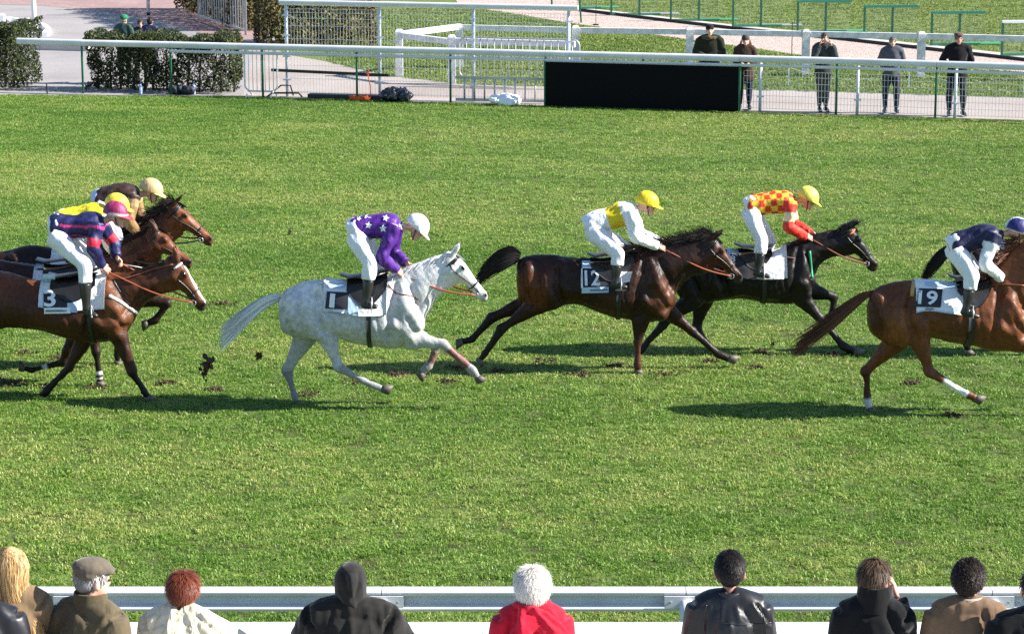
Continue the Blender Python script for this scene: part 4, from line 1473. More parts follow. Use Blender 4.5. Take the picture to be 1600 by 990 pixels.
# ------------------------------------------------------------------ near side: running rail, parapet, terrace
NY = 17.0
nr = thing('running_rail', V((0, NY, 0)), 'white profiled running rail on brackets along the near side of the track', 'rail')
PR = [(-.05, .055), (.05, .06), (.062, .045), (.055, .022), (.012, .012), (.012, -.045), (.05, -.055), (.062, -.072), (.052, -.092), (-.04, -.092), (-.055, -.06), (-.062, .02)]
PX = [-1840, -1360, -880, -400, 120, 597, 1071, 1548, 2020, 2500, 2980, 3460]
zr = at(800, 931, NY).z
for a, b in zip(PX, PX[1:]):
    xa, xb = at(a, 930, NY).x, at(b, 930, NY).x
    prof_sweep(PR, [V((xa + .003, NY, zr)), V((xb - .003, NY, zr))]).build('rail_length', RAIL_WHITE, nr)
for a in PX[1:-1]:
    x = at(a, 930, NY).x; c = V((x, NY, zr))
    pc = MB(); pc.tube([c + V((.0, -.16, -1.05)), c + V((.0, -.16, -.25)), c + V((0, -.15, -.09)), c + V((0, -.085, -.015))], [.05, .05, .05, .046], n=12)
    po = pc.build('post', RAIL_WHITE, nr, True)
    br = MB(); br.box(c + V((0, -.072, -.018)), (.3, .012, .085)); br.build('bracket', RAIL_WHITE, nr)
    for q in (-.11, .11): MB().tube([c + V((q, -.074, -.018)), c + V((q, -.086, -.018))], .009, n=8).build('bolt', STEEL, po)
PYF, PYN = 14.5, 13.98
ztop = at(800, 971, PYF).z
TZ = ztop - 1.1
par = thing('parapet', V((0, PYF, 0)), 'white parapet wall in front of the spectators', 'wall')
PW = mat('parapet_white', (.82, .82, .82), .6, noise=.05, nscale=2)
JX = [-1400, -800, -250, 190, 755, 1320, 1885, 2450, 3000]
for a, b in zip(JX, JX[1:]):
    xa, xb = at(a, 980, PYF).x, at(b, 980, PYF).x
    MB().box(((xa + xb) / 2, (PYF + PYN) / 2, ztop - .05), (xb - xa - .006, PYF - PYN, .1)).build('coping', PW, par)
    MB().box(((xa + xb) / 2, PYF - .12, (ztop - .1) / 2 + .0), (xb - xa - .006, .16, ztop - .1)).build('panel', PW, par)
tag(MB().box((0, (PYF - .21 + 2) / 2, TZ / 2 - .02), (30, PYF - .21 - 2, TZ + .04 - .04)).build('terrace', CONC), kind='structure')
# ------------------------------------------------------------------ the race: horses and their riders
WC = mat('saddle_cloth_white', (.76, .77, .78), .7, wrinkle=.35, wscale=9, noise=.05, nscale=14)
PANEL = mat('number_panel_black', (.016, .016, .02), .6)
PRINTW = mat('number_white', (.8, .8, .8), .6)
PRINTG = mat('print_grey', (.16, .19, .25), .7)
CLOTH_BLUE = mat('cloth_band_and_shade_blue', (.42, .55, .68), .7, wrinkle=.2)  # cloth bands; also paints the bluish shade along the tops of white cloths
WOOL = mat('sheepskin', (.72, .7, .64), .9, bump=.5, bscale=60)
TAN = mat('tan_pad', (.45, .3, .12), .7)
GREENB = mat('green_strap', (.03, .3, .14), .6)
REDL = mat('red_brown_rein', (.3, .07, .03), .5)
ORANGE = mat('orange_webbing', (.7, .16, .03), .6)

CHEST = (.17, .052, .019); BAYC = (.105, .034, .013); DARK = (.03, .0125, .007); BLK = (.013, .0095, .008); GREYC = (.66, .655, .64)
PT = (.012, .009, .008)


def quad(x0, y0, x1, y1, sk=0.0, sl=0.0):
    """Axis-aligned patch in photograph pixels; sk leans it, sl slopes its lines."""
    return [(x0 + sk, y0), (x1 + sk, y0 + sl), (x1, y1 + sl), (x0, y1)]


SPEC = {}
SPEC['grey'] = dict(
    seed=1, gy=635, label='grey white horse carrying number 1, galloping behind the dark bay', coat=GREYC, points=(.33, .32, .31), hair=(.7, .69, .68), hair2=(.48, .48, .5),
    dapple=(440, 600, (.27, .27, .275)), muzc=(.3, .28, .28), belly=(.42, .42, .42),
    torso=[(434, 470, 438, 500, .09), (445, 456, 442, 518, .17), (468, 441, 468, 528, .235), (492, 436, 500, 530, .26), (516, 437, 524, 528, .26), (550, 440, 556, 537, .285), (585, 437, 592, 541, .285), (613, 430, 618, 543, .25), (640, 436, 645, 533, .2), (660, 462, 664, 512, .12)],
    neck=[(596, 434, 655, 520, .15), (622, 423, 668, 492, .13), (650, 411, 684, 466, .105), (682, 399, 703, 452, .085), (702, 396, 716, 445, .075)],
    poll=(704, 397), muzzle=(764, 465), ear=75,
    legs=[dict(t='h', dy=.14, hip=(465, 480), p=[(478, 522), (449, 578), (460, 617), (465, 633)], low=(.2, .2, .21)),
          dict(t='h', dy=-.15, hip=(478, 482), p=[(508, 516), (530, 574), (580, 601), (610, 611)], low=(.27, .27, .275)),
          dict(t='f', dy=-.13, p=[(636, 528), (693, 538), (738, 578), (752, 597)], low=(.3, .28, .275), bands=[(.18, .85, (.2, .09, .085))]),
          dict(t='f', dy=.13, p=[(645, 526), (684, 539), (669, 572), (654, 589)], low=(.26, .24, .23), bands=[(.3, .8, (.2, .1, .09))])],
    muscle=[(630, 488, .14, .16, .1, .26, 25), (505, 495, .13, .14, .13, .2, -20), (462, 478, .1, .18, .108, .2, 20), (640, 515, .1, .12, .1, .12, 0)],
    tail=[(438, 464), (412, 474), (382, 497), (344, 531)], flare=1, tailr=.1, mane=dict(len=.16, dir=(-.9, -.2), side=.9, n=260, sag=.3),
    cloth=(507, 605, 84, WC), saddle=(543, 606), girth=(574, 581), browband=LEATHER,
    print=[('patch', 'number_panel', quad(508, 455, 542, 482, 3, 1.5), .012, PANEL), ('text', '1', quad(514, 458, 522, 480, 2, .8), .016, PRINTW), ('patch', 'top_band', quad(511, 442, 537, 450, 2), .01, CLOTH_BLUE), ('patch', 'front_band', quad(544, 462, 560, 492, 0, .5), .01, CLOTH_BLUE), ('patch', 'print_line', quad(512, 487, 541, 488.3, 0, 2.5), .012, PRINTG)],
    straps=[('breast_strap', [(607, 445), (618, 458), (643, 462), (656, 470)], .007, .004, BROWN_LEATHER)])
SPEC['bay12'] = dict(
    seed=2, gy=579, label='dark bay horse carrying number 12, with a raised black mane', coat=(.026, .0095, .0055), neckc=(.018, .008, .005), patch=[(.2, .45, .27, (.1, .029, .0095)), (.3, .7, .18, (.055, .017, .007)), (.9, .4, .22, (.08, .027, .011)), (.6, .2, .22, (.05, .017, .0075)), (.95, .55, .17, (.08, .03, .014))], points=PT, hair=(.012, .009, .008), belly=(.024, .009, .005), face=(.05, .018, .009),  # patch: tan coat areas, with sunlit thigh and shoulder painted in
    torso=[(808, 412, 808, 450, .09), (817, 402, 812, 472, .17), (840, 398, 838, 484, .235), (865, 398, 868, 482, .26), (895, 402, 898, 474, .255), (935, 407, 938, 489, .28), (970, 404, 975, 498, .28), (1000, 394, 1006, 503, .25), (1028, 396, 1036, 499, .2), (1050, 420, 1056, 474, .12)],
    neck=[(985, 395, 1048, 478, .15), (1018, 386, 1061, 450, .13), (1050, 380, 1080, 432, .11), (1085, 374, 1101, 428, .09), (1108, 371, 1116, 420, .075)],
    poll=(1110, 371), muzzle=(1161, 436), ear=100,
    legs=[dict(t='h', dy=-.13, hip=(838, 436), p=[(846, 470), (784, 514), (757, 553), (747, 567)]),
          dict(t='h', dy=.13, hip=(832, 432), p=[(836, 468), (769, 496), (737, 530), (712, 536)]),
          dict(t='f', dy=-.14, p=[(1003, 490), (996, 535), (996, 568), (997, 584)], low=(.075, .03, .018)),
          dict(t='f', dy=.12, p=[(1035, 480), (1082, 518), (1122, 553), (1150, 564)], low=(.016, .01, .009))],
    muscle=[(1022, 452, .13, .16, .11, .27, 22), (862, 448, .13, .14, .13, .18, -15), (833, 432, .1, .18, .108, .2, 20), (1030, 482, .1, .12, .1, .12, 0)],
    tail=[(812, 403), (792, 403), (768, 414), (743, 440)], tailr=.115, mane=dict(len=.2, dir=(-.7, .6), side=.45, n=700, sag=.1),
    cloth=(907, 982, 84, PANEL), saddle=(922, 990), girth=(962, 969), browband=LEATHER,
    print=[('patch', 'top_band', quad(907, 407, 926, 416), .01, CLOTH_BLUE), ('patch', 'panel_edge', quad(907, 416.5, 928, 419, 0), .012, PRINTW), ('patch', 'panel_edge', quad(908, 419, 911, 450, -1), .012, PRINTW), ('text', '12', quad(914, 422, 938, 446, -1), .016, PRINTW), ('patch', 'name_strip', quad(909, 449, 951, 458, 0, -1), .012, CLOTH_BLUE), ('patch', 'print_line', quad(922, 452, 949, 455, 0, -.6), .016, PRINTG), ('patch', 'front_cloth', [(964, 424), (988, 424), (984, 440), (968, 443)], .03, WC)],
    straps=[])
SPEC['black'] = dict(
    seed=3, gy=551, label='black horse with an orange browband, level with the yellow-capped rider in red', coat=(.0095, .0075, .0065), points=(.012, .01, .01), hair=(.009, .007, .007), muzc=(.05, .03, .022),
    torso=[(1070, 412, 1072, 440, .09), (1080, 398, 1080, 460, .18), (1100, 390, 1100, 472, .235), (1125, 388, 1125, 470, .25), (1155, 391, 1155, 466, .26), (1190, 394, 1190, 472, .275), (1220, 388, 1222, 474, .27), (1243, 376, 1246, 472, .23), (1256, 384, 1262, 462, .18), (1266, 405, 1272, 442, .11)],
    neck=[(1232, 380, 1268, 440, .145), (1258, 370, 1281, 414, .12), (1285, 363, 1300, 402, .1), (1312, 357, 1322, 400, .085), (1322, 353, 1332, 398, .075)],
    poll=(1324, 353), muzzle=(1371, 417), ear=100,
    legs=[dict(t='h', dy=.12, p=[(1100, 462), (1088, 512), (1110, 543), (1135, 557)]),
          dict(t='h', dy=-.12, p=[(1085, 462), (1035, 507), (1003, 545), (990, 557)]),
          dict(t='f', dy=-.13, p=[(1248, 460), (1284, 500), (1318, 541), (1346, 554)]),
          dict(t='f', dy=.13, p=[(1262, 452), (1303, 464), (1300, 492), (1284, 503)])],
    muscle=[(1246, 430, .12, .14, .1, .24, 20), (1250, 458, .1, .12, .1, .12, 0)],
    tail=None, mane=dict(len=.1, dir=(-.8, .2), side=.6, n=160, sag=.3),
    cloth=(1134, 1226, 84, WC), saddle=(1152, 1204), girth=(1188, 1195), browband=ORANGE,
    print=[('patch', 'number_panel', quad(1136, 397, 1182, 436), .012, PANEL), ('text', '8', quad(1141, 399, 1149, 409), .016, PRINTW), ('patch', 'top_band', quad(1135, 388, 1152, 396), .01, CLOTH_BLUE), ('patch', 'front_cloth', quad(1193, 402, 1225, 436, 1, 0), .02, WC)],
    straps=[('breast_strap', [(1214, 400), (1230, 402), (1242, 404)], .012, .004, mat('dusty_strap', (.12, .06, .05), .7)), ('green_strap', [(1265, 392), (1267, 415), (1269, 434)], .016, .006, GREENB)])
SPEC['chest19'] = dict(
    seed=4, gy=646, label='chestnut horse carrying number 19 with white hind socks, at the right edge', coat=(.125, .041, .0145), patch=[(.27, .35, .2, (.2, .07, .023)), (.04, .5, .22, (.05, .018, .009)), (.12, .3, .2, (.06, .021, .01)), (.6, .15, .25, (.085, .029, .012))], points=(.055, .02, .011), hair=(.12, .04, .018), hair2=(.03, .014, .01),  # patch: sunlit thigh, shaded rump and belly painted into the coat
    torso=[(1356, 468, 1356, 498, .09), (1366, 452, 1360, 518, .17), (1385, 443, 1383, 536, .235), (1410, 438, 1412, 540, .26), (1440, 437, 1446, 528, .26), (1480, 441, 1484, 533, .285), (1520, 443, 1526, 542, .285), (1553, 436, 1560, 547, .25), (1582, 440, 1590, 538, .2), (1602, 466, 1608, 512, .12)],
    neck=[(1538, 438, 1598, 520, .15), (1563, 412, 1615, 480, .135), (1586, 384, 1632, 440, .115), (1612, 362, 1650, 412, .095), (1636, 352, 1664, 400, .078)],
    poll=(1640, 350), muzzle=(1700, 420), ear=80,
    legs=[dict(t='h', dy=.13, hip=(1388, 480), p=[(1402, 528), (1354, 580), (1356, 624), (1361, 645)], sock=(.95, 2.0, (.6, .58, .56))),
          dict(t='h', dy=-.16, hip=(1402, 482), p=[(1434, 518), (1452, 580), (1508, 614), (1534, 627)], low=(.13, .045, .02), sock=(.4, 1.1, (.75, .73, .7))),
          dict(t='f', dy=-.13, p=[(1576, 530), (1632, 548), (1676, 590), (1692, 608)]),
          dict(t='f', dy=.13, p=[(1586, 524), (1640, 538), (1634, 578), (1615, 590)])],
    muscle=[(1572, 492, .14, .16, .1, .26, 25), (1432, 506, .16, .13, .11, .15, -25), (1384, 482, .1, .18, .108, .22, 20)],
    tail=[(1364, 457), (1340, 470), (1295, 505), (1241, 545)], flare=1, tailr=.075, mane=dict(len=.2, dir=(-.8, .3), side=.7, n=420, sag=.1),
    cloth=(1427, 1503, 82, WC), saddle=(1492, 1545), girth=(1508, 1518), browband=LEATHER,
    print=[('patch', 'number_panel', quad(1428, 450, 1470, 479, 3, 1), .012, PANEL), ('text', '19', quad(1434, 453, 1464, 475, 2, 1.5), .016, PRINTW), ('patch', 'top_band', quad(1446, 439, 1494, 446, 0, 4), .01, CLOTH_BLUE), ('patch', 'print_line', quad(1446, 481, 1459, 483.5, 0, .6), .014, PRINTG)],
    straps=[('tan_pad', [(1428, 440), (1426, 452), (1425, 462)], .022, .0, TAN), ('breast_strap', [(1545, 445), (1575, 444), (1600, 446)], .008, .004, BROWN_LEATHER)])
SPEC['bay3'] = dict(
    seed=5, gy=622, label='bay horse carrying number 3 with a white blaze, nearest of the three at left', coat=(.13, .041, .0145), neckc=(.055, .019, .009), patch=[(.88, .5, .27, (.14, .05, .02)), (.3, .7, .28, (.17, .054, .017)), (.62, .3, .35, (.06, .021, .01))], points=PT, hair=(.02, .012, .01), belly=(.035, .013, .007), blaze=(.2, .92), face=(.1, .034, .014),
    torso=[(-92, 452, -92, 482, .09), (-82, 437, -86, 508, .17), (-58, 427, -60, 522, .235), (-30, 423, -28, 528, .26), (5, 424, 10, 512, .26), (62, 438, 66, 516, .285), (105, 438, 110, 529, .285), (150, 430, 156, 534, .25), (182, 430, 190, 529, .2), (206, 452, 212, 500, .12)],
    neck=[(140, 431, 204, 508, .15), (172, 427, 222, 482, .13), (208, 423, 242, 463, .105), (244, 413, 262, 456, .085), (266, 406, 278, 452, .075)],
    poll=(272, 404), muzzle=(323, 480), ear=20,
    legs=[dict(t='h', dy=-.14, hip=(-55, 470), p=[(-40, 505), (-112, 560), (-140, 600), (-152, 612)]),
          dict(t='h', dy=.14, hip=(-55, 470), p=[(-50, 505), (-128, 545), (-165, 578), (-180, 590)]),
          dict(t='f', dy=-.14, p=[(180, 512), (207, 582), (225, 611), (235, 625)]),
          dict(t='f', dy=.12, p=[(138, 518), (108, 574), (73, 610), (54, 629)])],
    muscle=[(172, 482, .14, .16, .11, .27, 22), (-20, 490, .14, .15, .13, .2, -20), (-55, 465, .1, .18, .108, .22, 20), (183, 508, .1, .13, .1, .14, 0)],
    tail=[(-88, 444), (-115, 452), (-150, 480), (-180, 515)], tailr=.08, mane=dict(len=.06, dir=(-.6, .5), side=.4, n=120, sag=.2),
    cloth=(66, 168, 80, WC), saddle=(82, 152), girth=(140, 148), browband=PRINTW,
    print=[('patch', 'number_panel', quad(68, 458, 105, 480, 0, 0), .012, PANEL), ('text', '3', quad(69, 453, 87, 479, 0), .018, PRINTW), ('patch', 'top_band', quad(67, 428, 86, 441), .01, CLOTH_BLUE), ('patch', 'name_strip', quad(69, 481, 110, 490, 0, -.6), .014, PRINTW), ('patch', 'print_line', quad(71, 484, 104, 487.5, 0, -.6), .017, PRINTG), ('patch', 'front_band', quad(105, 459, 121, 488, 0), .013, CLOTH_BLUE)],
    straps=[('breast_strap', [(170, 462), (186, 470), (200, 480), (214, 489)], .02, .002, WOOL), ('neck_strap', [(176, 435), (190, 460), (205, 478)], .008, .004, LEATHER), ('running_rein', [(168, 436), (200, 434), (240, 420), (270, 413)], .008, .01, BROWN_LEATHER)])
SPEC['midbay'] = dict(
    seed=6, gy=600, label='dark brown horse with white leg bandages, between the other two horses at left', coat=(.035, .013, .007), points=PT, hair=(.012, .009, .008), face=(.11, .037, .015), muzc=(.1, .05, .03),
    torso=[(-72, 436, -72, 462, .09), (-62, 420, -66, 486, .17), (-40, 410, -40, 500, .235), (-10, 405, -8, 505, .26), (25, 409, 28, 496, .26), (66, 416, 70, 500, .28), (105, 416, 110, 510, .28), (140, 405, 146, 515, .25), (165, 406, 172, 506, .2), (184, 425, 190, 474, .12)],
    neck=[(132, 408, 185, 486, .15), (160, 396, 204, 455, .13), (190, 382, 226, 428, .105), (218, 367, 244, 414, .085), (236, 359, 254, 404, .075)],
    poll=(238, 358), muzzle=(302, 412), ear=20,
    legs=[dict(t='h', dy=-.13, p=[(-30, 486), (-95, 530), (-125, 575), (-135, 588)]),
          dict(t='h', dy=.13, p=[(-40, 480), (-105, 520), (-140, 550), (-160, 560)]),
          dict(t='f', dy=-.12, p=[(140, 496), (150, 550), (155, 588), (156, 601)], bands=[(.78, .9, (.75, .74, .72)), (1.05, 1.25, (.75, .74, .72))]),
          dict(t='f', dy=.12, p=[(132, 500), (97, 566), (50, 578), (30, 573)], bands=[(.48, .64, (.6, .6, .68))])],
    muscle=[(155, 462, .13, .15, .1, .25, 22)],
    tail=[(-66, 426), (-90, 432), (-125, 460), (-150, 490)], tailr=.08, mane=dict(len=.12, dir=(-.6, .5), side=.4, n=200, sag=.2),
    cloth=(57, 140, 78, WC), saddle=(72, 138), girth=(128, 135), browband=LEATHER,
    print=[('patch', 'cloth_edge', quad(58, 419, 80, 421.5), .012, PANEL)], straps=[])
SPEC['farchest'] = dict(
    seed=7, gy=573, label='horse with a chestnut head and dark neck, farthest of the three at left', coat=(.022, .0095, .006), points=PT, hair=(.014, .01, .009), hair2=(.1, .04, .02), face=(.15, .047, .018), muzc=(.06, .03, .02),
    torso=[(-45, 418, -45, 444, .09), (-36, 404, -38, 462, .17), (-15, 396, -14, 476, .235), (12, 391, 14, 480, .26), (45, 382, 50, 472, .26), (85, 386, 90, 478, .28), (125, 388, 130, 486, .28), (165, 376, 170, 490, .25), (192, 376, 200, 484, .2), (212, 392, 218, 446, .12)],
    neck=[(158, 380, 212, 460, .15), (188, 366, 232, 424, .13), (220, 348, 256, 396, .11), (246, 332, 274, 378, .09), (266, 321, 288, 366, .078)],
    poll=(270, 318), muzzle=(335, 377), ear=95,
    legs=[dict(t='h', dy=-.13, p=[(0, 462), (-60, 505), (-90, 548), (-100, 560)]),
          dict(t='h', dy=.13, p=[(-10, 458), (-75, 496), (-110, 525), (-130, 535)]),
          dict(t='f', dy=-.12, p=[(208, 462), (262, 474), (243, 500), (222, 508)], low=(.02, .012, .01)),
          dict(t='f', dy=.12, p=[(190, 470), (185, 520), (183, 555), (184, 570)])],
    muscle=[(178, 436, .13, .15, .1, .25, 22)],
    tail=[(-40, 410), (-65, 418), (-95, 440), (-120, 470)], tailr=.08, mane=dict(len=.17, dir=(-.7, .45), side=.5, n=420, sag=.12),
    cloth=(85, 170, 78, WC), saddle=(105, 172), girth=(160, 167), browband=LEATHER, print=[], straps=[])
SPEC['right'] = dict(
    seed=8, gy=552, label='dark horse half hidden behind number 19, only its black tail and a leg showing', coat=(.02, .01, .007), points=PT, hair=(.01, .008, .008),
    torso=[(1487, 392, 1487, 416, .09), (1496, 382, 1494, 440, .18), (1515, 374, 1514, 456, .235), (1540, 372, 1540, 458, .25), (1570, 376, 1570, 452, .26), (1605, 380, 1605, 458, .275), (1635, 375, 1637, 462, .27), (1660, 362, 1663, 462, .23), (1678, 368, 1684, 452, .18), (1690, 390, 1696, 428, .11)],
    neck=[(1650, 366, 1692, 428, .145), (1676, 352, 1704, 400, .12), (1702, 345, 1720, 385, .1), (1728, 340, 1740, 380, .085), (1740, 336, 1750, 376, .075)],
    poll=(1742, 336), muzzle=(1790, 400), ear=80,
    legs=[dict(t='h', dy=-.13, hip=(1515, 405), p=[(1535, 445), (1505, 502), (1510, 540), (1514, 553)]),
          dict(t='h', dy=.13, hip=(1515, 405), p=[(1545, 440), (1562, 498), (1600, 525), (1625, 535)]),
          dict(t='f', dy=-.12, p=[(1662, 450), (1710, 470), (1745, 505), (1758, 520)]),
          dict(t='f', dy=.12, p=[(1670, 446), (1715, 455), (1705, 490), (1690, 500)])],
    tail=[(1493, 382), (1476, 398), (1458, 414), (1442, 434)], tailr=.09, mane=dict(len=.1, dir=(-.8, .2), side=.6, n=120, sag=.3),
    cloth=(1555, 1640, 80, WC), saddle=(1580, 1650), girth=(1620, 1627), print=[], straps=[])

HORSES = {k: horse(s) for k, s in SPEC.items()}

const = lambda c: (lambda s, f, u: np.tile(np.array(c), (len(u), 1)))


def silk_plain(c, sleeve=None):
    def fn(co, t, arm, ap, ang):
        col = np.tile(np.array(c), (len(co), 1))
        if sleeve is not None: col[arm] = sleeve
        return col
    return fn


PURPLE = (.07, .014, .2); YEL = (.72, .55, .02); NAVY = (.014, .015, .06); WHT = (.75, .75, .77)


def silk12(co, t, arm, ap, ang):
    col = np.tile(np.array(WHT), (len(co), 1))
    col[(t > .42) & (t < .78) & ~arm] = (.68, .52, .015)
    return col


def silk_check(co, t, arm, ap, ang):
    red, yel = np.array((.62, .035, .02)), np.array((.78, .5, .03))
    ch = (np.floor(t * 6.2 + 20) + np.floor(ang / (2 * math.pi) * 12 + 50)) % 2
    col = np.where(ch[:, None] > .5, red[None], yel[None])
    col[arm] = red
    band = arm & (ap > .42) & (ap < .78)
    col[band] = (.75, .62, .35)
    return col


def silk19(co, t, arm, ap, ang):
    col = np.tile(np.array((.012, .013, .045)), (len(co), 1))
    col[arm & (ap > .28)] = WHT
    col[(~arm) & (np.abs(ang) < .35) & (t > .05) & (t < 1.0)] = WHT
    return col


def silk3(co, t, arm, ap, ang):
    col = np.tile(np.array((.014, .015, .075)), (len(co), 1))
    for a in (-.95, -1.65, .95, 1.65):
        col[(~arm) & (np.abs(ang - a - .35 * (t - .5)) < .08) & (t > .12) & (t < .92)] = (.6, .03, .16)
    col[arm & (ap > .62) & (ap < .98)] = (.6, .02, .05)
    col[arm & (ap > .06) & (ap < .2)] = (.5, .05, .25)
    return col


def silk_far(co, t, arm, ap, ang):
    col = np.tile(np.array((.035, .018, .014)), (len(co), 1))
    col[(~arm) & (t > .62) & (np.abs(ang) < 1.2)] = (.5, .36, .18)
    col[arm] = (.27, .16, .07)
    col[arm & (ap < .35)] = (.45, .32, .16)
    return col


def helm3(s, f, u):
    col = np.tile(np.array((.2, .012, .07)), (len(u), 1))
    col[np.floor(np.arctan2(s, f) * 8 / (2 * math.pi) + .5) % 2 > .5] = (.28, .03, .12)
    col[u < .004] = (.7, .6, .62)
    return col


H = HORSES
J1 = jockey('rider in purple silks with white stars on the grey horse', dict(pel=(556, 358), mid=(582, 354), sh=(616, 354), head=(650, 357), look=-38, el=(597, 402), wr=(619, 423), elf=(616, 397), wrf=(634, 411), hip=(556, 366), kn=(578, 412), an=(572, 473), toe=(590, 479), knf=(592, 408), anf=(588, 466)), H['grey']['Y'],
            dict(silks=silk_plain(PURPLE), helmet=const((.74, .74, .77)), hc=(.74, .74, .77)))
reins(H['grey'], J1, REDL)
J12 = jockey('rider in white silks with a yellow hoop and yellow cap', dict(pel=(924, 350), mid=(951, 341), sh=(986, 332), head=(1011, 320), look=-12, el=(992, 369), wr=(1028, 385), elf=(1000, 365), wrf=(1036, 381), hip=(923, 357), kn=(966, 397), an=(961, 441), toe=(980, 449), knf=(986, 395), anf=(975, 436)), H['bay12']['Y'],
             dict(silks=silk12, helmet=const(YEL), hc=YEL))
reins(H['bay12'], J12, REDL)
JB = jockey('rider in red and yellow checked silks on the black horse', dict(pel=(1174, 322), mid=(1202, 317), sh=(1235, 317), head=(1261, 312), look=-22, el=(1233, 355), wr=(1259, 369), elf=(1241, 350), wrf=(1266, 364), hip=(1172, 330), kn=(1190, 377), an=(1184, 424), toe=(1203, 432), knf=(1202, 374), anf=(1196, 420), g=.92), H['black']['Y'],
            dict(silks=silk_check, helmet=const((.62, .58, .1)), hc=(.65, .55, .04)))
reins(H['black'], JB, BROWN_LEATHER)
J19 = jockey('rider in navy silks with white sleeves at the right edge', dict(pel=(1494, 383), mid=(1520, 373), sh=(1554, 369), head=(1590, 363), look=-12, el=(1538, 411), wr=(1566, 437), elf=(1552, 405), wrf=(1575, 430), hip=(1492, 391), kn=(1519, 431), an=(1509, 484), toe=(1530, 495), knf=(1530, 428), anf=(1525, 478)), H['chest19']['Y'],
             dict(silks=silk19, helmet=lambda s, f, u: np.where((np.abs(s) < .022)[:, None] | (u < -.005)[:, None], np.array(WHT)[None], np.array((.02, .02, .12))[None]), hc=(.02, .02, .12), visor=WHT))
reins(H['chest19'], J19, REDL)
J3 = jockey('rider in navy silks with pink stripes and a maroon cap, nearest at left', dict(pel=(90, 354), mid=(118, 354), sh=(151, 351), head=(181, 337), look=-8, el=(145, 387), wr=(160, 416), elf=(178, 380), wrf=(182, 402), hip=(88, 366), kn=(132, 414), an=(135, 483), toe=(153, 494), knf=(144, 414), anf=(146, 478), g=1.0), H['bay3']['Y'],
            dict(silks=silk3, helmet=helm3, hc=(.45, .02, .05)))
reins(H['bay3'], J3, REDL)
JM = jockey('rider with a yellow back and yellow cap, half hidden by the maroon-capped rider', dict(pel=(100, 345), mid=(126, 340), sh=(158, 337), head=(183, 324), look=-12, el=(164, 365), wr=(176, 394), elf=(170, 362), wrf=(184, 388), hip=(98, 354), kn=(132, 396), an=(126, 455), toe=(142, 464), knf=(140, 394), anf=(136, 450)), H['midbay']['Y'],
            dict(silks=silk_plain((.75, .64, .02), (.72, .7, .6)), helmet=const((.75, .58, .05)), hc=(.75, .55, .03)))
reins(H['midbay'], JM, LEATHER)
JF = jockey('rider in brown and gold silks with a beige cap, farthest of the three at left', dict(pel=(158, 312), mid=(180, 304), sh=(208, 308), head=(236, 300), look=-18, el=(200, 347), wr=(218, 368), elf=(216, 330), wrf=(225, 352), hip=(156, 320), kn=(182, 366), an=(172, 420), toe=(190, 428), knf=(190, 362), anf=(184, 416)), H['farchest']['Y'],
            dict(silks=silk_far, helmet=const((.52, .38, .19)), hc=(.55, .42, .2), breeches=(.5, .54, .75)))
reins(H['farchest'], JF, LEATHER)
JR = jockey('rider of the dark horse beyond number 19, outside the right edge', dict(pel=(1655, 305), mid=(1683, 300), sh=(1715, 300), head=(1743, 294), look=-20, el=(1713, 338), wr=(1739, 352), elf=(1719, 334), wrf=(1745, 348), hip=(1653, 313), kn=(1671, 360), an=(1665, 408), toe=(1683, 416), knf=(1683, 357), anf=(1677, 404)), H['right']['Y'],
            dict(silks=silk_plain((.05, .3, .1)), helmet=const((.05, .3, .1)), hc=(.05, .3, .1)))

w0, w1 = at(180, 411, H['bay3']['Y'] + .09), at(222, 418, H['bay3']['Y'] + .05)
crop_ = thing('riding_whip', w0, 'thin white riding whip in the hand of the rider with pink stripes', 'whip')
MB().tube([w0, w0.lerp(w1, .3)], .009, n=6).build('grip', BLACK, crop_, True)
MB().tube([w0.lerp(w1, .3), w1], [.006, .004], n=6).build('shaft', mat('whip_white', (.7, .7, .68), .5), crop_, True)

# white stars sewn on the purple silks
star_tree = None
sme = J1['silks_me']; so = np.array(parent_origin(J1['root']))
star_tree = BVHTree.FromPolygons([tuple(c + so) for c in mesh_co(sme)], [tuple(p.vertices) for p in sme.polygons])
for (sx, sy, sr, ro) in [(576, 352, 7.5, 10), (599, 357, 8, 0), (627, 354, 7.5, 20), (574, 336.5, 7, 0), (603, 341, 7, 15), (576, 374, 6, 5), (594, 376, 6, 0), (561, 342, 5, 30)]:
    ps = []
    for i in range(10):
        a = R(ro + 36 * i - 90); sr_ = sr * .8; r = sr_ if i % 2 == 0 else sr_ * .5
        ps.append((sx + r * math.cos(a), sy + r * math.sin(a)))
    pts, ok = [], True
    for (x, y) in [(sx, sy)] + ps:
        d = ray(x, y).normalized(); h = star_tree.ray_cast(CAMP, d, 60)
        if h[0] is None:
            h = star_tree.find_nearest(at(x, y, J1['pel'].y - .1))
        pts.append(h[0] + (h[1] * .005) - d * .006)
    MB().add(pts, [(0, 1 + i, 1 + (i + 1) % 10) for i in range(10)]).build('star', mat('star_white', (.76, .76, .78), .6), J1['silks'])
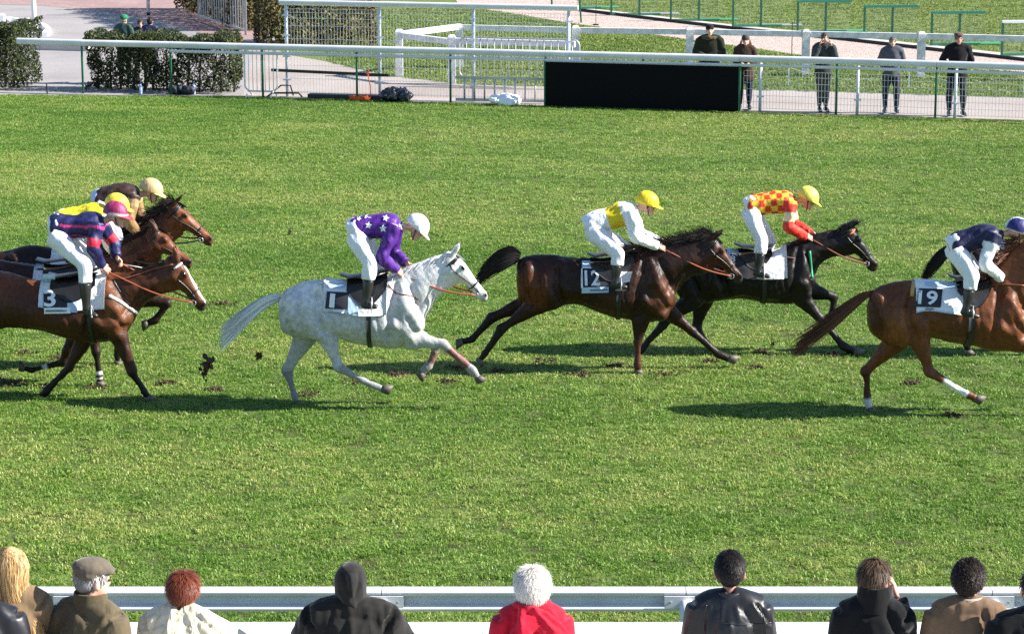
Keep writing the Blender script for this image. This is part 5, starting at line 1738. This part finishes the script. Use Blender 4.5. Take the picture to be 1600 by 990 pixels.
# ------------------------------------------------------------------ spectators
def stand(loc, h, yaw, lean=0.0, arms='down', wide=1.0, deep=1.0, headyaw=None, nod=0.0, feet=.11):
    """Joints of a standing figure. yaw: heading of the body, 0 = away from the camera, positive turns to the right."""
    g = h / 1.75
    f = V((math.sin(R(yaw)), math.cos(R(yaw)), 0)); s = V((math.cos(R(yaw)), -math.sin(R(yaw)), 0)); Z = V((0, 0, 1))
    b = V(loc)
    bend = lambda z: f * (max(z - .95, 0) * math.sin(R(lean)))
    Q = lambda sx, fz, z: b + s * (sx * g) + f * (fz * g) + Z * (z * g) + bend(z) * g - Z * (max(z - .95, 0) * (1 - math.cos(R(lean)))) * g
    J = dict(pel=Q(0, 0, .95), mid=Q(0, -.01, 1.15), neck=Q(0, 0, 1.51), wide=wide, deep=deep)
    J['head'] = Q(0, .035, 1.635)
    J['sh'] = [Q(-.18 * wide, 0, 1.425), Q(.18 * wide, 0, 1.425)]
    hy = R(yaw if headyaw is None else headyaw)
    J['hf'] = V((math.sin(hy) * math.cos(R(nod)), math.cos(hy) * math.cos(R(nod)), -math.sin(R(nod)))); J['hu'] = V((math.sin(hy) * math.sin(R(nod)), math.cos(hy) * math.sin(R(nod)), math.cos(R(nod))))
    J['hip'] = [Q(-.09, 0, .9), Q(.09, 0, .9)]; J['kn'] = [Q(-feet, .02, .5), Q(feet, .02, .5)]; J['an'] = [Q(-feet, -.02, .085), Q(feet, -.02, .085)]
    J['toe'] = [Q(-feet * 1.15, .17, .03), Q(feet * 1.15, .17, .03)]
    if isinstance(arms, str): arms = (arms, arms)
    J['el'], J['wr'], J['hd'] = [], [], []
    for i, k in ((-1, arms[0]), (1, arms[1])):
        if k == 'down': e, w = (.27, -.03, 1.14), (.27, .06, .9)
        elif k == 'pocket': e, w = (.3, -.08, 1.14), (.2, .09, .98)
        elif k == 'back': e, w = (.28, -.12, 1.15), (.06, -.17, 1.0)
        elif k == 'lean': e, w = (.29, .2, 1.17), (.2, .42, 1.16)
        elif k == 'front': e, w = (.25, .0, 1.16), (.09, .24, 1.12)
        elif k == 'face': e, w = (.25, .16, 1.2), (.13, .15, 1.5)
        elif k == 'out': e, w = (.42, .16, 1.22), (.52, .4, 1.15)
        J['el'].append(Q(i * e[0] * wide, e[1], e[2])); J['wr'].append(Q(i * w[0], w[1], w[2]))
        d = (J['wr'][-1] - J['el'][-1]).normalized()
        J['hd'].append((d, (s * -i) if k in ('down', 'face') else -Z, .35 if k != 'face' else .5) if k not in ('pocket',) else None)
    J['s'], J['f'], J['g'] = s, f, g
    return J


FOLDS = {
    31: [([(106, 936), (128, 955), (138, 985)], -.008, 2.5), ([(150, 984), (166, 962)], .012, 4), ([(90, 955), (76, 990)], .012, 5), ([(155, 990), (170, 972)], -.012, 3), ([(118, 960), (112, 990)], .01, 6)],
    41: [([(250, 950), (238, 978)], -.012, 3), ([(268, 953), (262, 988)], .012, 5), ([(300, 948), (322, 966)], .014, 4), ([(308, 960), (334, 984)], -.014, 3), ([(240, 962), (230, 985)], .01, 4), ([(286, 955), (290, 988)], -.012, 4), ([(320, 955), (345, 972)], .012, 4)],
    51: [([(520, 948), (512, 988)], -.012, 4), ([(600, 945), (604, 988)], -.012, 4), ([(546, 945), (549, 988)], .014, 6), ([(575, 950), (580, 988)], .01, 5), ([(495, 955), (485, 988)], .012, 5), ([(480, 965), (470, 990)], -.012, 3)],
    53: [([(536, 895), (542, 918), (551, 938)], -.012, 3), ([(561, 895), (560, 915), (554, 934)], -.012, 3), ([(548, 900), (549, 930)], .01, 4), ([(530, 925), (540, 940)], .01, 3)],
    61: [([(800, 960), (795, 988)], -.014, 4), ([(860, 955), (878, 985)], .012, 4), ([(835, 962), (838, 988)], .012, 5)],
    63: [([(806, 950), (803, 988)], -.014, 3), ([(815, 950), (814, 988)], .012, 3), ([(845, 955), (880, 985)], -.012, 3), ([(835, 950), (866, 985)], .012, 3), ([(858, 950), (890, 980)], .012, 3)],
    71: [([(1128, 946), (1123, 988)], .01, 4), ([(1150, 948), (1156, 970)], .01, 4), ([(1176, 945), (1197, 976)], .014, 2.5), ([(1182, 944), (1204, 973)], -.014, 2.5), ([(1110, 950), (1104, 988)], .012, 3), ([(1140, 978), (1143, 998)], .01, 5), ([(1165, 952), (1172, 972)], -.01, 4), ([(1090, 955), (1082, 990)], -.012, 4)],
    81: [([(1330, 945), (1322, 988)], .01, 5), ([(1385, 950), (1398, 985)], -.014, 4), ([(1400, 955), (1412, 985)], .012, 4), ([(1355, 950), (1352, 988)], -.008, 6)],
    91: [([(1470, 948), (1460, 988)], -.012, 4), ([(1502, 945), (1500, 988)], .006, 6), ([(1545, 950), (1552, 988)], .012, 5), ([(1535, 955), (1538, 988)], -.01, 4)],
}


def wear(root, name, mb, col, material, voxel, amp=(.006, .004), fold=1.0, seed=1, iters=3, shade=None):
    me = fuse(name, mb, voxel, iters)
    co = mesh_co(me); n_ = np.empty(len(co) * 3); me.vertices.foreach_get('normal', n_); n_ = n_.reshape(-1, 3)
    st = co * np.array([1, 1, .55])
    co2 = co + n_ * (vnoise(st, 13, seed) * amp[0] + vnoise(st, 32, seed + 1) * amp[1])[:, None]
    for line, amt, wid in FOLDS.get(seed, []):
        P2 = [np.array(q, dtype=float) for q in line]; px2 = to_px(co); best = np.full(len(co), 99.)
        for a, b in zip(P2, P2[1:]):
            d = b - a; t = np.clip(((px2 - a) @ d) / (d @ d), 0, 1)
            best = np.minimum(best, np.linalg.norm(px2 - (a + t[:, None] * d), axis=1))
        co2 = co2 + n_ * (amt * np.exp(-(best / wid) ** 2) * (n_[:, 1] < .2))[:, None]
    set_co(me, co2)
    c = np.tile(np.array(col), (len(co), 1)) * (1 + .06 * vnoise(co, 8, seed + 4))[:, None]
    if shade is not None: c = shade(co, c)
    return finish(name, me, np.clip(c, .002, .95), material, root)


def coat_shapes(J, pad=.03, length=.55, bulk=1.0):
    """Coat: trunk, shoulders, sleeves and a skirt."""
    g = J['g']; mb = MB()
    lat = (J['sh'][1] - J['sh'][0]).normalized()
    body_shapes(mb, J, {'torso', 'arms'}, pad * bulk, g, armsto=.96)
    ch = (J['sh'][0] + J['sh'][1]) / 2
    for i in (0, 1):                                         # the slope from neck to shoulder
        limb(mb, [ch + V((0, 0, .055 * g)), J['sh'][i].lerp(ch, .4) + V((0, 0, .035 * g)), J['sh'][i] + V((0, 0, .0))], [.06 * g + pad, .058 * g + pad, .058 * g + pad])
    dn = J['pel'] - V((0, 0, length * g - .2))
    limb(mb, [J['mid'], J['pel'], dn], [(.12 * g * J['deep'] + pad, .15 * g * J['wide'] + pad), (.125 * g + pad, .165 * g * J['wide'] + pad), (.14 * g + pad, .185 * g * J['wide'] + pad)], side=lat, n=18)
    return mb


def short_hair(root, J, col, length=.04, n=650, curl=.3, cover=.0, col2=None, grow=1.0, backlow=-.07, name='hair', up=.0, wd=.0045):
    """Scalp cap with locks of hair over it."""
    g = J['g']
    f, s, u = frame(J['hf'], J['hu'])
    c = J['head'] - f * .014 * g + u * .03 * g
    hr = Hair(); hr.var = (.82, 1.18)
    rx, ry, rz = .08 * g * grow, .102 * g * grow, .094 * g * grow
    hr.solid(lambda h: h.ball(c, (rx, ry, rz), (s, f, u), 16, 12), [x * .6 for x in col])
    hr.solid(lambda h: h.ball(c - f * .042 * g - u * .035 * g, (rx * .86, ry * .55, rz * .68), (s, f, u), 14, 10), [x * .6 for x in col])
    k = 0
    while k < n:
        th, ph = math.acos(RNG.uniform(-.75, 1)), RNG.uniform(0, 6.28)
        d = V((math.sin(th) * math.cos(ph), math.sin(th) * math.sin(ph), math.cos(th)))
        if d.y > .55 and d.z < .5: continue                 # the face stays free
        if d.y > .0 and d.z < -.25: continue
        if d.z < backlow * 10: continue
        k += 1
        p = c + s * (d.x * rx) + f * (d.y * ry) + u * (d.z * rz)
        nn = (s * d.x + f * d.y + u * d.z).normalized()
        dn = (-u - nn * (-u).dot(nn))
        if dn.length < .2: dn = -f + s * RNG.uniform(-1, 1)
        dn.normalize()
        w_ = (dn * (1 - up) + nn * (curl + up) + V((RNG.gauss(0, curl), RNG.gauss(0, curl), RNG.gauss(0, curl)))).normalized()
        ln = length * RNG.uniform(.6, 1.3) * g
        q = p + w_ * ln * .5 + nn * .004; r_ = q + (w_ + dn * .6 - nn * curl * .7).normalized() * ln * .5
        hr.strand([p, q, r_], wd * g, col if (col2 is None or RNG.random() < .6) else col2, side=nn)
    return hr.done(name, root)


def collar(root, J, col, material, h=.07, r=.085, tilt=.0, seed=3, name='collar', open_=0.0):
    g = J['g']; ch = (J['sh'][0] + J['sh'][1]) / 2 + V((0, 0, .05 * g))
    f, s = J['f'], J['s']; n = 26
    mb = MB(); rings = []
    for (z, rr) in ((0, r * 1.12), (h * .5, r * 1.0), (h, r * .98), (h + .008, r * .94), (h, r * .9), (h * .4, r * .9), (0, r)):
        rings.append([ch + s * (rr * g * math.cos(q)) + f * (rr * g * .98 * math.sin(q) + .01) + V((0, 0, (z - .3 * h * max(math.sin(q), 0) * 1.2) * g)) for q in [2 * math.pi * j / n for j in range(n)]])
    mb.rings(rings, False)
    me = mb.mesh(name); co = mesh_co(me)
    co = co + (vnoise(co, 30, seed) * .004)[:, None]
    set_co(me, co); smooth_poly(me)
    return finish(name, me, np.tile(np.array(col), (len(co), 1)), material, root)


def person(label, J, coat, ccol, cmat, tcol=(.03, .03, .04), voxel=.012, length=.35, seed=1, hands=True, group=None, pad=.03, eyes_=True, coatname='coat', skin=SKINC):
    root = thing('person', V((J['pel'].x, J['pel'].y, min(J['toe'][0].z, J['toe'][1].z) - .02)), label, 'person', group)
    body_mesh(root, J, J['g'], voxel, J['hd'] if hands else None, skin=skin)
    wear(root, coatname, coat_shapes(J, pad, length), ccol, cmat, voxel, seed=seed)
    mb = MB(); body_shapes(mb, J, {'hips', 'legs'}, .014, J['g'], legs=(0, .97))
    wear(root, 'trousers', mb, tcol, CLOTH, max(voxel, .014), seed=seed + 7)
    for i in (0, 1):
        m_ = MB(); an, toe = J['an'][i], J['toe'][i]; dn = V((toe.x - an.x, toe.y - an.y, 0)).normalized()
        z = toe.z
        limb(m_, [V((an.x, an.y, z + .02)) - dn * .05, V((an.x, an.y, z + .03)), an.lerp(toe, .6) + V((0, 0, .0)), toe + dn * .03], [(.04, .036), (.05, .04), (.036, .046), (.022, .034)])
        m_.build('shoe', LEATHER, root, True)
    if eyes_: eyes(root, J['head'], J['hf'], J['hu'], J['g'])
    return root


WOOLC = mat('wool_coat', rough=.9, spec=.15, attr=True, noise=.1, nscale=40, wrinkle=.35, wscale=6, sheen=.2, bump=.08, bscale=300)
NYLON = mat('padded_nylon', rough=.55, spec=.35, attr=True, noise=.04, wrinkle=.6, wscale=9)
LJ = mat('leather_jacket', rough=.4, spec=.38, attr=True, noise=.1, nscale=18, wrinkle=.3, wscale=5)
SY = 13.66


def sp_loc(px_, py_top, h, Y=SY):
    """Feet position so that the top of the head is seen at the given pixel."""
    p = at(px_, py_top, Y)
    return V((p.x, Y, p.z - h))


GRP = 'spectators along the near rail'


def torso_sp(px_, py_top, h, **k):
    return stand(sp_loc(px_, py_top, h), h, **k)


def seam(rt, pts, r_=.004, material=None, coatname='coat'):
    ob = [c_ for c_ in rt.children if c_.name.startswith(coatname)][0]
    og = np.array(parent_origin(rt)); me = ob.data
    tr = BVHTree.FromPolygons([tuple(c_ + og) for c_ in mesh_co(me)], [tuple(p_.vertices) for p_ in me.polygons])
    q3 = []
    for c_ in catmull([list(p_) for p_ in pts], 6):
        d = ray(c_[0], c_[1]).normalized(); h_ = tr.ray_cast(CAMP, d, 60)
        if h_[0] is not None: q3.append(h_[0] - d * .001)
    if len(q3) > 1: MB().tube(q3, r_, n=5).build('seam', material or LEATHER, ob, True)


# 1 long blonde hair
J = torso_sp(14, 861, 1.68, yaw=-8, arms='lean', wide=.78)
rt = person('woman-sized figure with long straight blonde hair at the left edge'.replace('woman-sized figure', 'person'), J, None, (.17, .115, .065), WOOLC, seed=11, group=GRP)
f, s, u = frame(J['hf'], J['hu']); c = J['head'] - f * .012 + u * .03
hr = Hair()
hr.solid(lambda h: h.ball(c, (.086, .106, .098), (s, f, u), 18, 12), (.3, .19, .08))
hr.solid(lambda h: limb(h, [c - f * .03 + u * .02, c - f * .055 - u * .12, c - f * .075 - u * .3 + s * .03, c - f * .085 - u * .6 + s * .09], [(.075, .082), (.05, .088), (.045, .1), (.03, .09)], side=s), (.3, .18, .07))
hr.var = (.8, 1.2)
for _ in range(6500):
    a = RNG.uniform(-1.25, 1.25); b = RNG.uniform(0, 1)
    d = (-f * math.cos(a) + s * math.sin(a))
    p0 = c + u * (.1 * (1 - b * .35)) + d * (.1 * math.sqrt(max(0, 1 - (1 - b * .35) ** 2)) + .01)
    fan = math.sin(a)
    pts = [p0, c + d * .108 - u * .0, c - f * (.085 * math.cos(a) + .02) + s * (fan * .098) - u * .14, c - f * (.09 * math.cos(a) + .03) + s * (fan * .115 + .045) - u * .31, c - f * (.085 + .03 * math.cos(a)) + s * (fan * .115 + .12) - u * RNG.uniform(.5, .74)]
    pts = [p + V((RNG.gauss(0, .004), RNG.gauss(0, .004), 0)) for p in pts]
    cc = (.5, .31, .12) if RNG.random() < .5 else (.24, .125, .045) if RNG.random() < .6 else (.72, .52, .28)
    hr.strand([V(q) for q in catmull([list(p) for p in pts], 2)], .0015, cc, side=d)
hr.done('hair', rt)
# 0 leather shoulder in front at the left edge
J = stand(sp_loc(-42, 885, 1.72, 13.25), 1.72, yaw=-5, arms='down', wide=1.05)
rt = person('person in a shiny black leather jacket, cut off at the lower left corner', J, None, (.012, .012, .016), LJ, seed=21, group=GRP)
short_hair(rt, J, (.05, .03, .02), .04, 400)
# 2 flat cap, olive coat
J = torso_sp(138, 879, 1.74, yaw=28, headyaw=52, nod=8, arms='front', wide=.84, deep=1.1)
rt = person('person in an olive brown coat and a tweed flat cap', J, None, (.095, .075, .045), WOOLC, seed=31, group=GRP, pad=.035)
short_hair(rt, J, (.3, .29, .28), .025, 300, .15)
collar(rt, J, (.085, .065, .035), WOOLC, .1, .098, seed=31)
f, s, u = frame(J['hf'], J['hu']); c = J['head'] + u * .07 - f * .005
mb = MB(); mb.ball(c - f * .012 + u * .012, (.102, .118, .056), (s, f, u), 18, 12); mb.ball(c + f * .055 - u * .004, (.085, .075, .03), (s, f, u), 16, 10); mb.ball(c - f * .05 - u * .022, (.09, .07, .045), (s, f, u), 14, 10)
cap = wear(rt, 'flat_cap', mb, (.105, .085, .065), WOOLC, .009, (.003, .002), seed=33)
# 3 auburn hair, cream coat
J = torso_sp(277, 902, 1.62, yaw=12, arms=('lean', 'out'), wide=.92, deep=1.25, lean=6)
rt = person('person with short auburn hair in a padded cream coat', J, None, (.66, .58, .42), NYLON, seed=41, group=GRP, pad=.045)
short_hair(rt, J, (.13, .028, .014), 0.055, 6000, .12, col2=(.25, .07, .035), grow=1.06, wd=.0016)
collar(rt, J, (.62, .54, .38), NYLON, .055, .1, seed=41)
st_ = MB(); q = J['sh'][0].lerp(J['sh'][1], .22) + V((0, 0, .075))
bb_ = [q + J['f'] * .03, q - J['f'] * .09 - V((0, 0, .03)), q - J['f'] * .185 - V((-.06, 0, .16)), q - J['f'] * .2 - V((-.12, 0, .34)), q - J['f'] * .2 - V((-.2, 0, .5))]
MB().tube([V(c_) for c_ in catmull([list(p) for p in bb_], 4)], .011, n=6, flat=.4).build('bag_strap', mat('dark_brown_strap', (.03, .015, .012), .6), rt, True)
# 4 black hood
J = torso_sp(547, 886, 1.66, yaw=0, arms='lean', wide=1.1, deep=1.15)
rt = person('person in a black hood and black cape-like coat', J, None, (.016, .015, .014), WOOLC, seed=51, group=GRP, pad=.05)
f, s, u = frame(J['hf'], J['hu']); c = J['head']
mb = MB(); mb.ball(c - f * .012 + u * .03, (.094, .115, .102), (s, f, u), 18, 12)
limb(mb, [c + u * .0 - f * .01, c - u * .1 - f * .012, c - u * .18 - f * .012, c - u * .24 - f * .02], [(.112, .095), (.1, .088), (.1, .092), (.13, .15)], side=s)
for q in (-1, 1): limb(mb, [c - f * .1 + u * .03 + s * .03 * q, c - f * .112 - u * .06 + s * .01, c - f * .1 - u * .15 - s * .04 * q], [.014, .018, .016])
wear(rt, 'hood', mb, (.02, .019, .018), WOOLC, .01, (.004, .003), seed=53)
# 5 white hair, red coat
J = torso_sp(832, 894, 1.6, yaw=-3, arms='front', wide=.88, deep=1.05)
rt = person('person with fluffy white hair in a red coat with a draped red scarf', J, None, (.5, .012, .03), WOOLC, seed=61, group=GRP, pad=.035)
short_hair(rt, J, (.82, .8, .76), .05, 8000, .2, col2=(.74, .66, .56), grow=1.14, up=.1, wd=.0015)
ch = (J['sh'][0] + J['sh'][1]) / 2; mb = MB(); s, f = J['s'], J['f']
for k_, (dz, rr) in enumerate(((.1, .085), (.07, .1), (.035, .12))):
    pts = [ch + s * (rr * math.cos(q)) + f * (rr * math.sin(q)) + V((0, 0, dz + .018 * math.sin(q * 2 + k_))) for q in [2 * math.pi * j / 16 for j in range(17)]]
    mb.tube(pts, [(.03 + .006 * math.sin(j * 1.7 + k_)) for j in range(17)], n=8)
limb(mb, [ch + V((0, 0, .08)) - s * .03 - f * .1, ch - s * .08 - f * .15 - V((0, 0, .05)), ch - s * .1 - f * .165 - V((0, 0, .3))], [(.02, .05), (.02, .06), (.012, .07)], side=s)
limb(mb, [ch + V((0, 0, .08)) + s * .04 - f * .09, ch + s * .1 - f * .13 - V((0, 0, .0)), ch + s * .2 - f * .1 - V((0, 0, .1))], [(.025, .05), (.025, .07), (.012, .06)], side=s)
wear(rt, 'scarf', mb, (.56, .014, .035), WOOLC, .011, (.005, .004), seed=63)
# 6 leather jacket man
J = torso_sp(1141, 865, 1.76, yaw=2, arms='front', wide=.86, deep=1.0)
rt = person('person with short black hair in a glossy black leather jacket', J, None, (.013, .013, .016), LJ, seed=71, group=GRP, pad=.03, skin=(.4, .2, .14))
short_hair(rt, J, (.013, .01, .009), .02, 5000, .28, backlow=-.062, wd=.0017)
collar(rt, J, (.015, .015, .018), LJ, .065, .085, seed=71)
seam(rt, [(1128, 972), (1145, 974), (1165, 974.5), (1190, 974), (1206, 972)])
seam(rt, [(1104, 944), (1101, 958), (1100, 975), (1101, 995)])
seam(rt, [(1186, 946), (1192, 960), (1196, 976), (1197, 995)])
# 7 black coat, hand at the face
J = torso_sp(1368, 878, 1.74, yaw=6, headyaw=38, nod=10, arms=('front', 'face'), wide=.82)
rt = person('person in a black coat with raised collar, one hand at the face', J, None, (.008, .008, .009), WOOLC, seed=81, group=GRP, skin=(.6, .33, .26))
short_hair(rt, J, (.05, .03, .018), .055, 3200, .1, col2=(.13, .08, .045), wd=.0017)
collar(rt, J, (.009, .009, .01), WOOLC, .14, .1, seed=81)
# 8 curly dark hair, brown coat
J = torso_sp(1516, 880, 1.72, yaw=3, headyaw=22, arms='front', wide=.93)
rt = person('person with curly dark hair in a brown wool coat', J, None, (.17, .11, .068), WOOLC, seed=91, group=GRP)
short_hair(rt, J, (.022, .013, .01), .02, 5000, .6, grow=1.08, wd=.0022)
collar(rt, J, (.5, .42, .33), WOOLC, .075, .082, seed=91)
# 9 black shoulder at the right edge
J = stand(sp_loc(1622, 893, 1.7, 13.4), 1.7, yaw=-5, arms='down', wide=1.1)
rt = person('person in a black coat, cut off at the lower right corner', J, None, (.007, .007, .008), WOOLC, seed=95, group=GRP)
short_hair(rt, J, (.03, .02, .015), .04, 400)

# ------------------------------------------------------------------ people on the far path
GF = 'people watching from the far path'


def far_person(px_, py_, h, yaw, label, ccol, tcol, cm=WOOLC, seed=1, length=.35, arms='down', headyaw=None, nod=0, feet=.11, wide=1.0, skin=SKINC, dY=0.0):
    p = gnd(px_, py_); p = V((p.x * (p.y + .42) / p.y, p.y + .42, 0))
    J = stand(p, h, yaw=yaw, arms=arms, headyaw=headyaw, nod=nod, feet=feet, wide=wide)
    rt = person(label, J, None, ccol, cm, tcol, .018, length, seed, True, GF, .028, True, skin=skin)
    return J, rt


def beanie(rt, J, col):
    f, s, u = frame(J['hf'], J['hu']); mb = MB()
    mb.ball(J['head'] + u * .055 - f * .012, (.088, .108, .085), (s, f, u)); limb(mb, [J['head'] + u * .035 - f * .012, J['head'] + u * .06 - f * .012], [(.11, .09), (.11, .09)], side=s)
    wear(rt, 'beanie', mb, col, WOOLC, .014, (.002, .002))


J, rt = far_person(1107, 173, 1.71, 183, 'person in a dark green hooded parka and black beanie behind the black board', (.018, .02, .011), (.014, .014, .02), seed=101, arms='front', wide=1.15)
beanie(rt, J, (.012, .012, .012))
mb = MB(); ch = (J['sh'][0] + J['sh'][1]) / 2 + V((0, 0, .06)); mb.tube([ch + J['s'] * (.14 * math.cos(q)) + J['f'] * (.12 * math.sin(q)) for q in [2 * math.pi * j / 14 for j in range(15)]], .04, n=8)
wear(rt, 'fur_hood', mb, (.07, .055, .03), WOOLC, .016, (.012, .01))
J, rt = far_person(1163, 174.5, 1.5, 186, 'person in a brown coat and grey beanie with long reddish hair beside the black board', (.045, .027, .02), (.014, .014, .035), seed=111, length=.5, arms='front')
beanie(rt, J, (.06, .05, .055))
hr = Hair(); f, s, u = frame(J['hf'], J['hu'])
for q in (-1, 1):
    for _ in range(60):
        p0 = J['head'] + s * .085 * q + u * .02 - f * .02
        hr.strand([p0, p0 - u * .12 + s * .02 * q + V((RNG.gauss(0, .012), RNG.gauss(0, .012), 0)), p0 - u * RNG.uniform(.24, .36) + s * .03 * q + f * .04], .009, (.22, .07, .04))
hr.done('hair', rt)
J, rt = far_person(1285, 178.5, 1.6, 175, 'person in a dark jacket raising both hands to the face', (.035, .042, .042), (.05, .05, .045), seed=121, arms='face', feet=.07)
short_hair(rt, J, (.12, .09, .07), .03, 220, .2)
J, rt = far_person(1391, 180.5, 1.54, 184, 'person in a dark blue grey jacket standing with hands behind the back', (.07, .075, .095), (.02, .021, .035), seed=131, arms='back', feet=.13)
short_hair(rt, J, (.2, .17, .15), .03, 260, .2)
J, rt = far_person(1493, 185, 1.65, 180, 'person in a black jacket and brown flat cap standing with feet apart', (.009, .008, .01), (.012, .012, .025), seed=141, arms='back', feet=.15, wide=1.12, skin=(.5, .24, .17))
short_hair(rt, J, (.12, .1, .09), .025, 200, .2)
f, s, u = frame(J['hf'], J['hu']); mb = MB(); mb.ball(J['head'] + u * .09, (.1, .12, .05), (s, f, u)); mb.ball(J['head'] + u * .075 + f * .07, (.085, .07, .022), (s, f, u))
wear(rt, 'flat_cap', mb, (.1, .06, .05), WOOLC, .014, (.002, .002))
# three people behind the hedge
for i, (x, h, yw, cc, tc, lab) in enumerate([(196, 1.5, 20, (.03, .06, .05), (.02, .02, .03), 'person in a dark green jacket and green cap behind the hedge'), (222, 1.42, 170, (.02, .02, .035), (.02, .02, .03), 'person facing the track with brown hair behind the hedge'), (237, 1.46, 10, (.025, .035, .09), (.02, .02, .03), 'person in a dark blue jacket behind the hedge')]):
    J, rt = far_person(x, 134, h, yw, lab, cc, tc, NYLON, 151 + i * 7, .3, 'front', wide=1.1)
    if i == 0:
        f, s, u = frame(J['hf'], J['hu']); mb = MB(); mb.ball(J['head'] + u * .06, (.09, .11, .08), (s, f, u)); mb.ball(J['head'] + u * .045 + f * .12, (.07, .06, .014), (s, f, u))
        wear(rt, 'cap', mb, (.01, .16, .07), CLOTH, .014, (.001, .001))
    else: short_hair(rt, J, (.09, .06, .045) if i == 1 else (.03, .02, .02), .035, 220, .25)

# ------------------------------------------------------------------ flying turf and divots
SOIL = mat('soil', (.055, .03, .018), .95, noise=.4, nscale=30, bump=.6, bscale=60)


def clod(px_, py_, Y, r_, seed, label):
    rr_ = random.Random(seed); mb = MB(); c_ = at(px_, py_, Y)
    for _ in range(34):
        t = rr_.gauss(0, .5); k = rr_.uniform(.15, .5)
        q = c_ + V((rr_.gauss(0, .36) * r_[0] + .2 * t * r_[0], rr_.gauss(0, .3) * r_[0], t * r_[1]))
        ax_ = [V((rr_.gauss(0, 1), rr_.gauss(0, 1), rr_.gauss(0, 1))).normalized()]; ax_.append(ax_[0].orthogonal().normalized()); ax_.append(ax_[0].cross(ax_[1]))
        mb.ball(q, (r_[0] * k, r_[0] * k * rr_.uniform(.3, .8), r_[0] * k * rr_.uniform(.3, .9)), ax_, 6, 4)
    me = mb.mesh('turf_clod', c_)
    tag(link('turf_clod', me, SOIL, loc=c_), label, 'clod', 'clods of earth thrown up by the hooves')


clod(324, 573, H['grey']['Y'] - .1, (.09, .1), 1, 'largest flying clod of earth, behind the grey horse')
clod(404, 556, H['grey']['Y'], (.05, .03), 2, 'small flying clod under the tail of the grey horse')
clod(1207, 536, H['black']['Y'] - .1, (.03, .06), 3, 'flying clod between the black horse and the long chestnut tail')
clod(1186, 548, H['black']['Y'], (.03, .03), 4, 'tiny clod in the air left of the tail of number 19')
clod(452, 362.5, H['grey']['Y'] + 3, (.025, .03), 5, 'tiny clod in the air left of the purple rider')
DV = [(350, 476, .12), (60, 607, .16), (20, 600, .14), (335, 610, .07), (700, 597, .08), (852, 566, .12), (1035, 586, .13), (1300, 556, .13), (716, 577, .12), (38, 552, .09), (1190, 552, .07), (150, 606, .1), (260, 600, .08), (480, 618, .1), (560, 598, .08), (620, 586, .1), (780, 580, .08), (905, 586, .1), (960, 572, .08), (1110, 566, .08), (1180, 575, .07), (1420, 600, .08), (100, 560, .1), (1490, 650, .08)]
for i, (x, y, w) in enumerate(DV):
    p = gnd(x, y); r_ = random.Random(i); hr = MB()
    for _ in range(60):
        q = p + V((r_.gauss(0, w * .7), r_.gauss(0, w * .55), r_.uniform(.0, .035)))
        hr.ball(q, (r_.uniform(.006, .02), r_.uniform(.006, .02), r_.uniform(.005, .014)), n=6, m=4)
    tag(hr.build('divot_soil', SOIL, origin=p, smooth=True), kind='stuff')
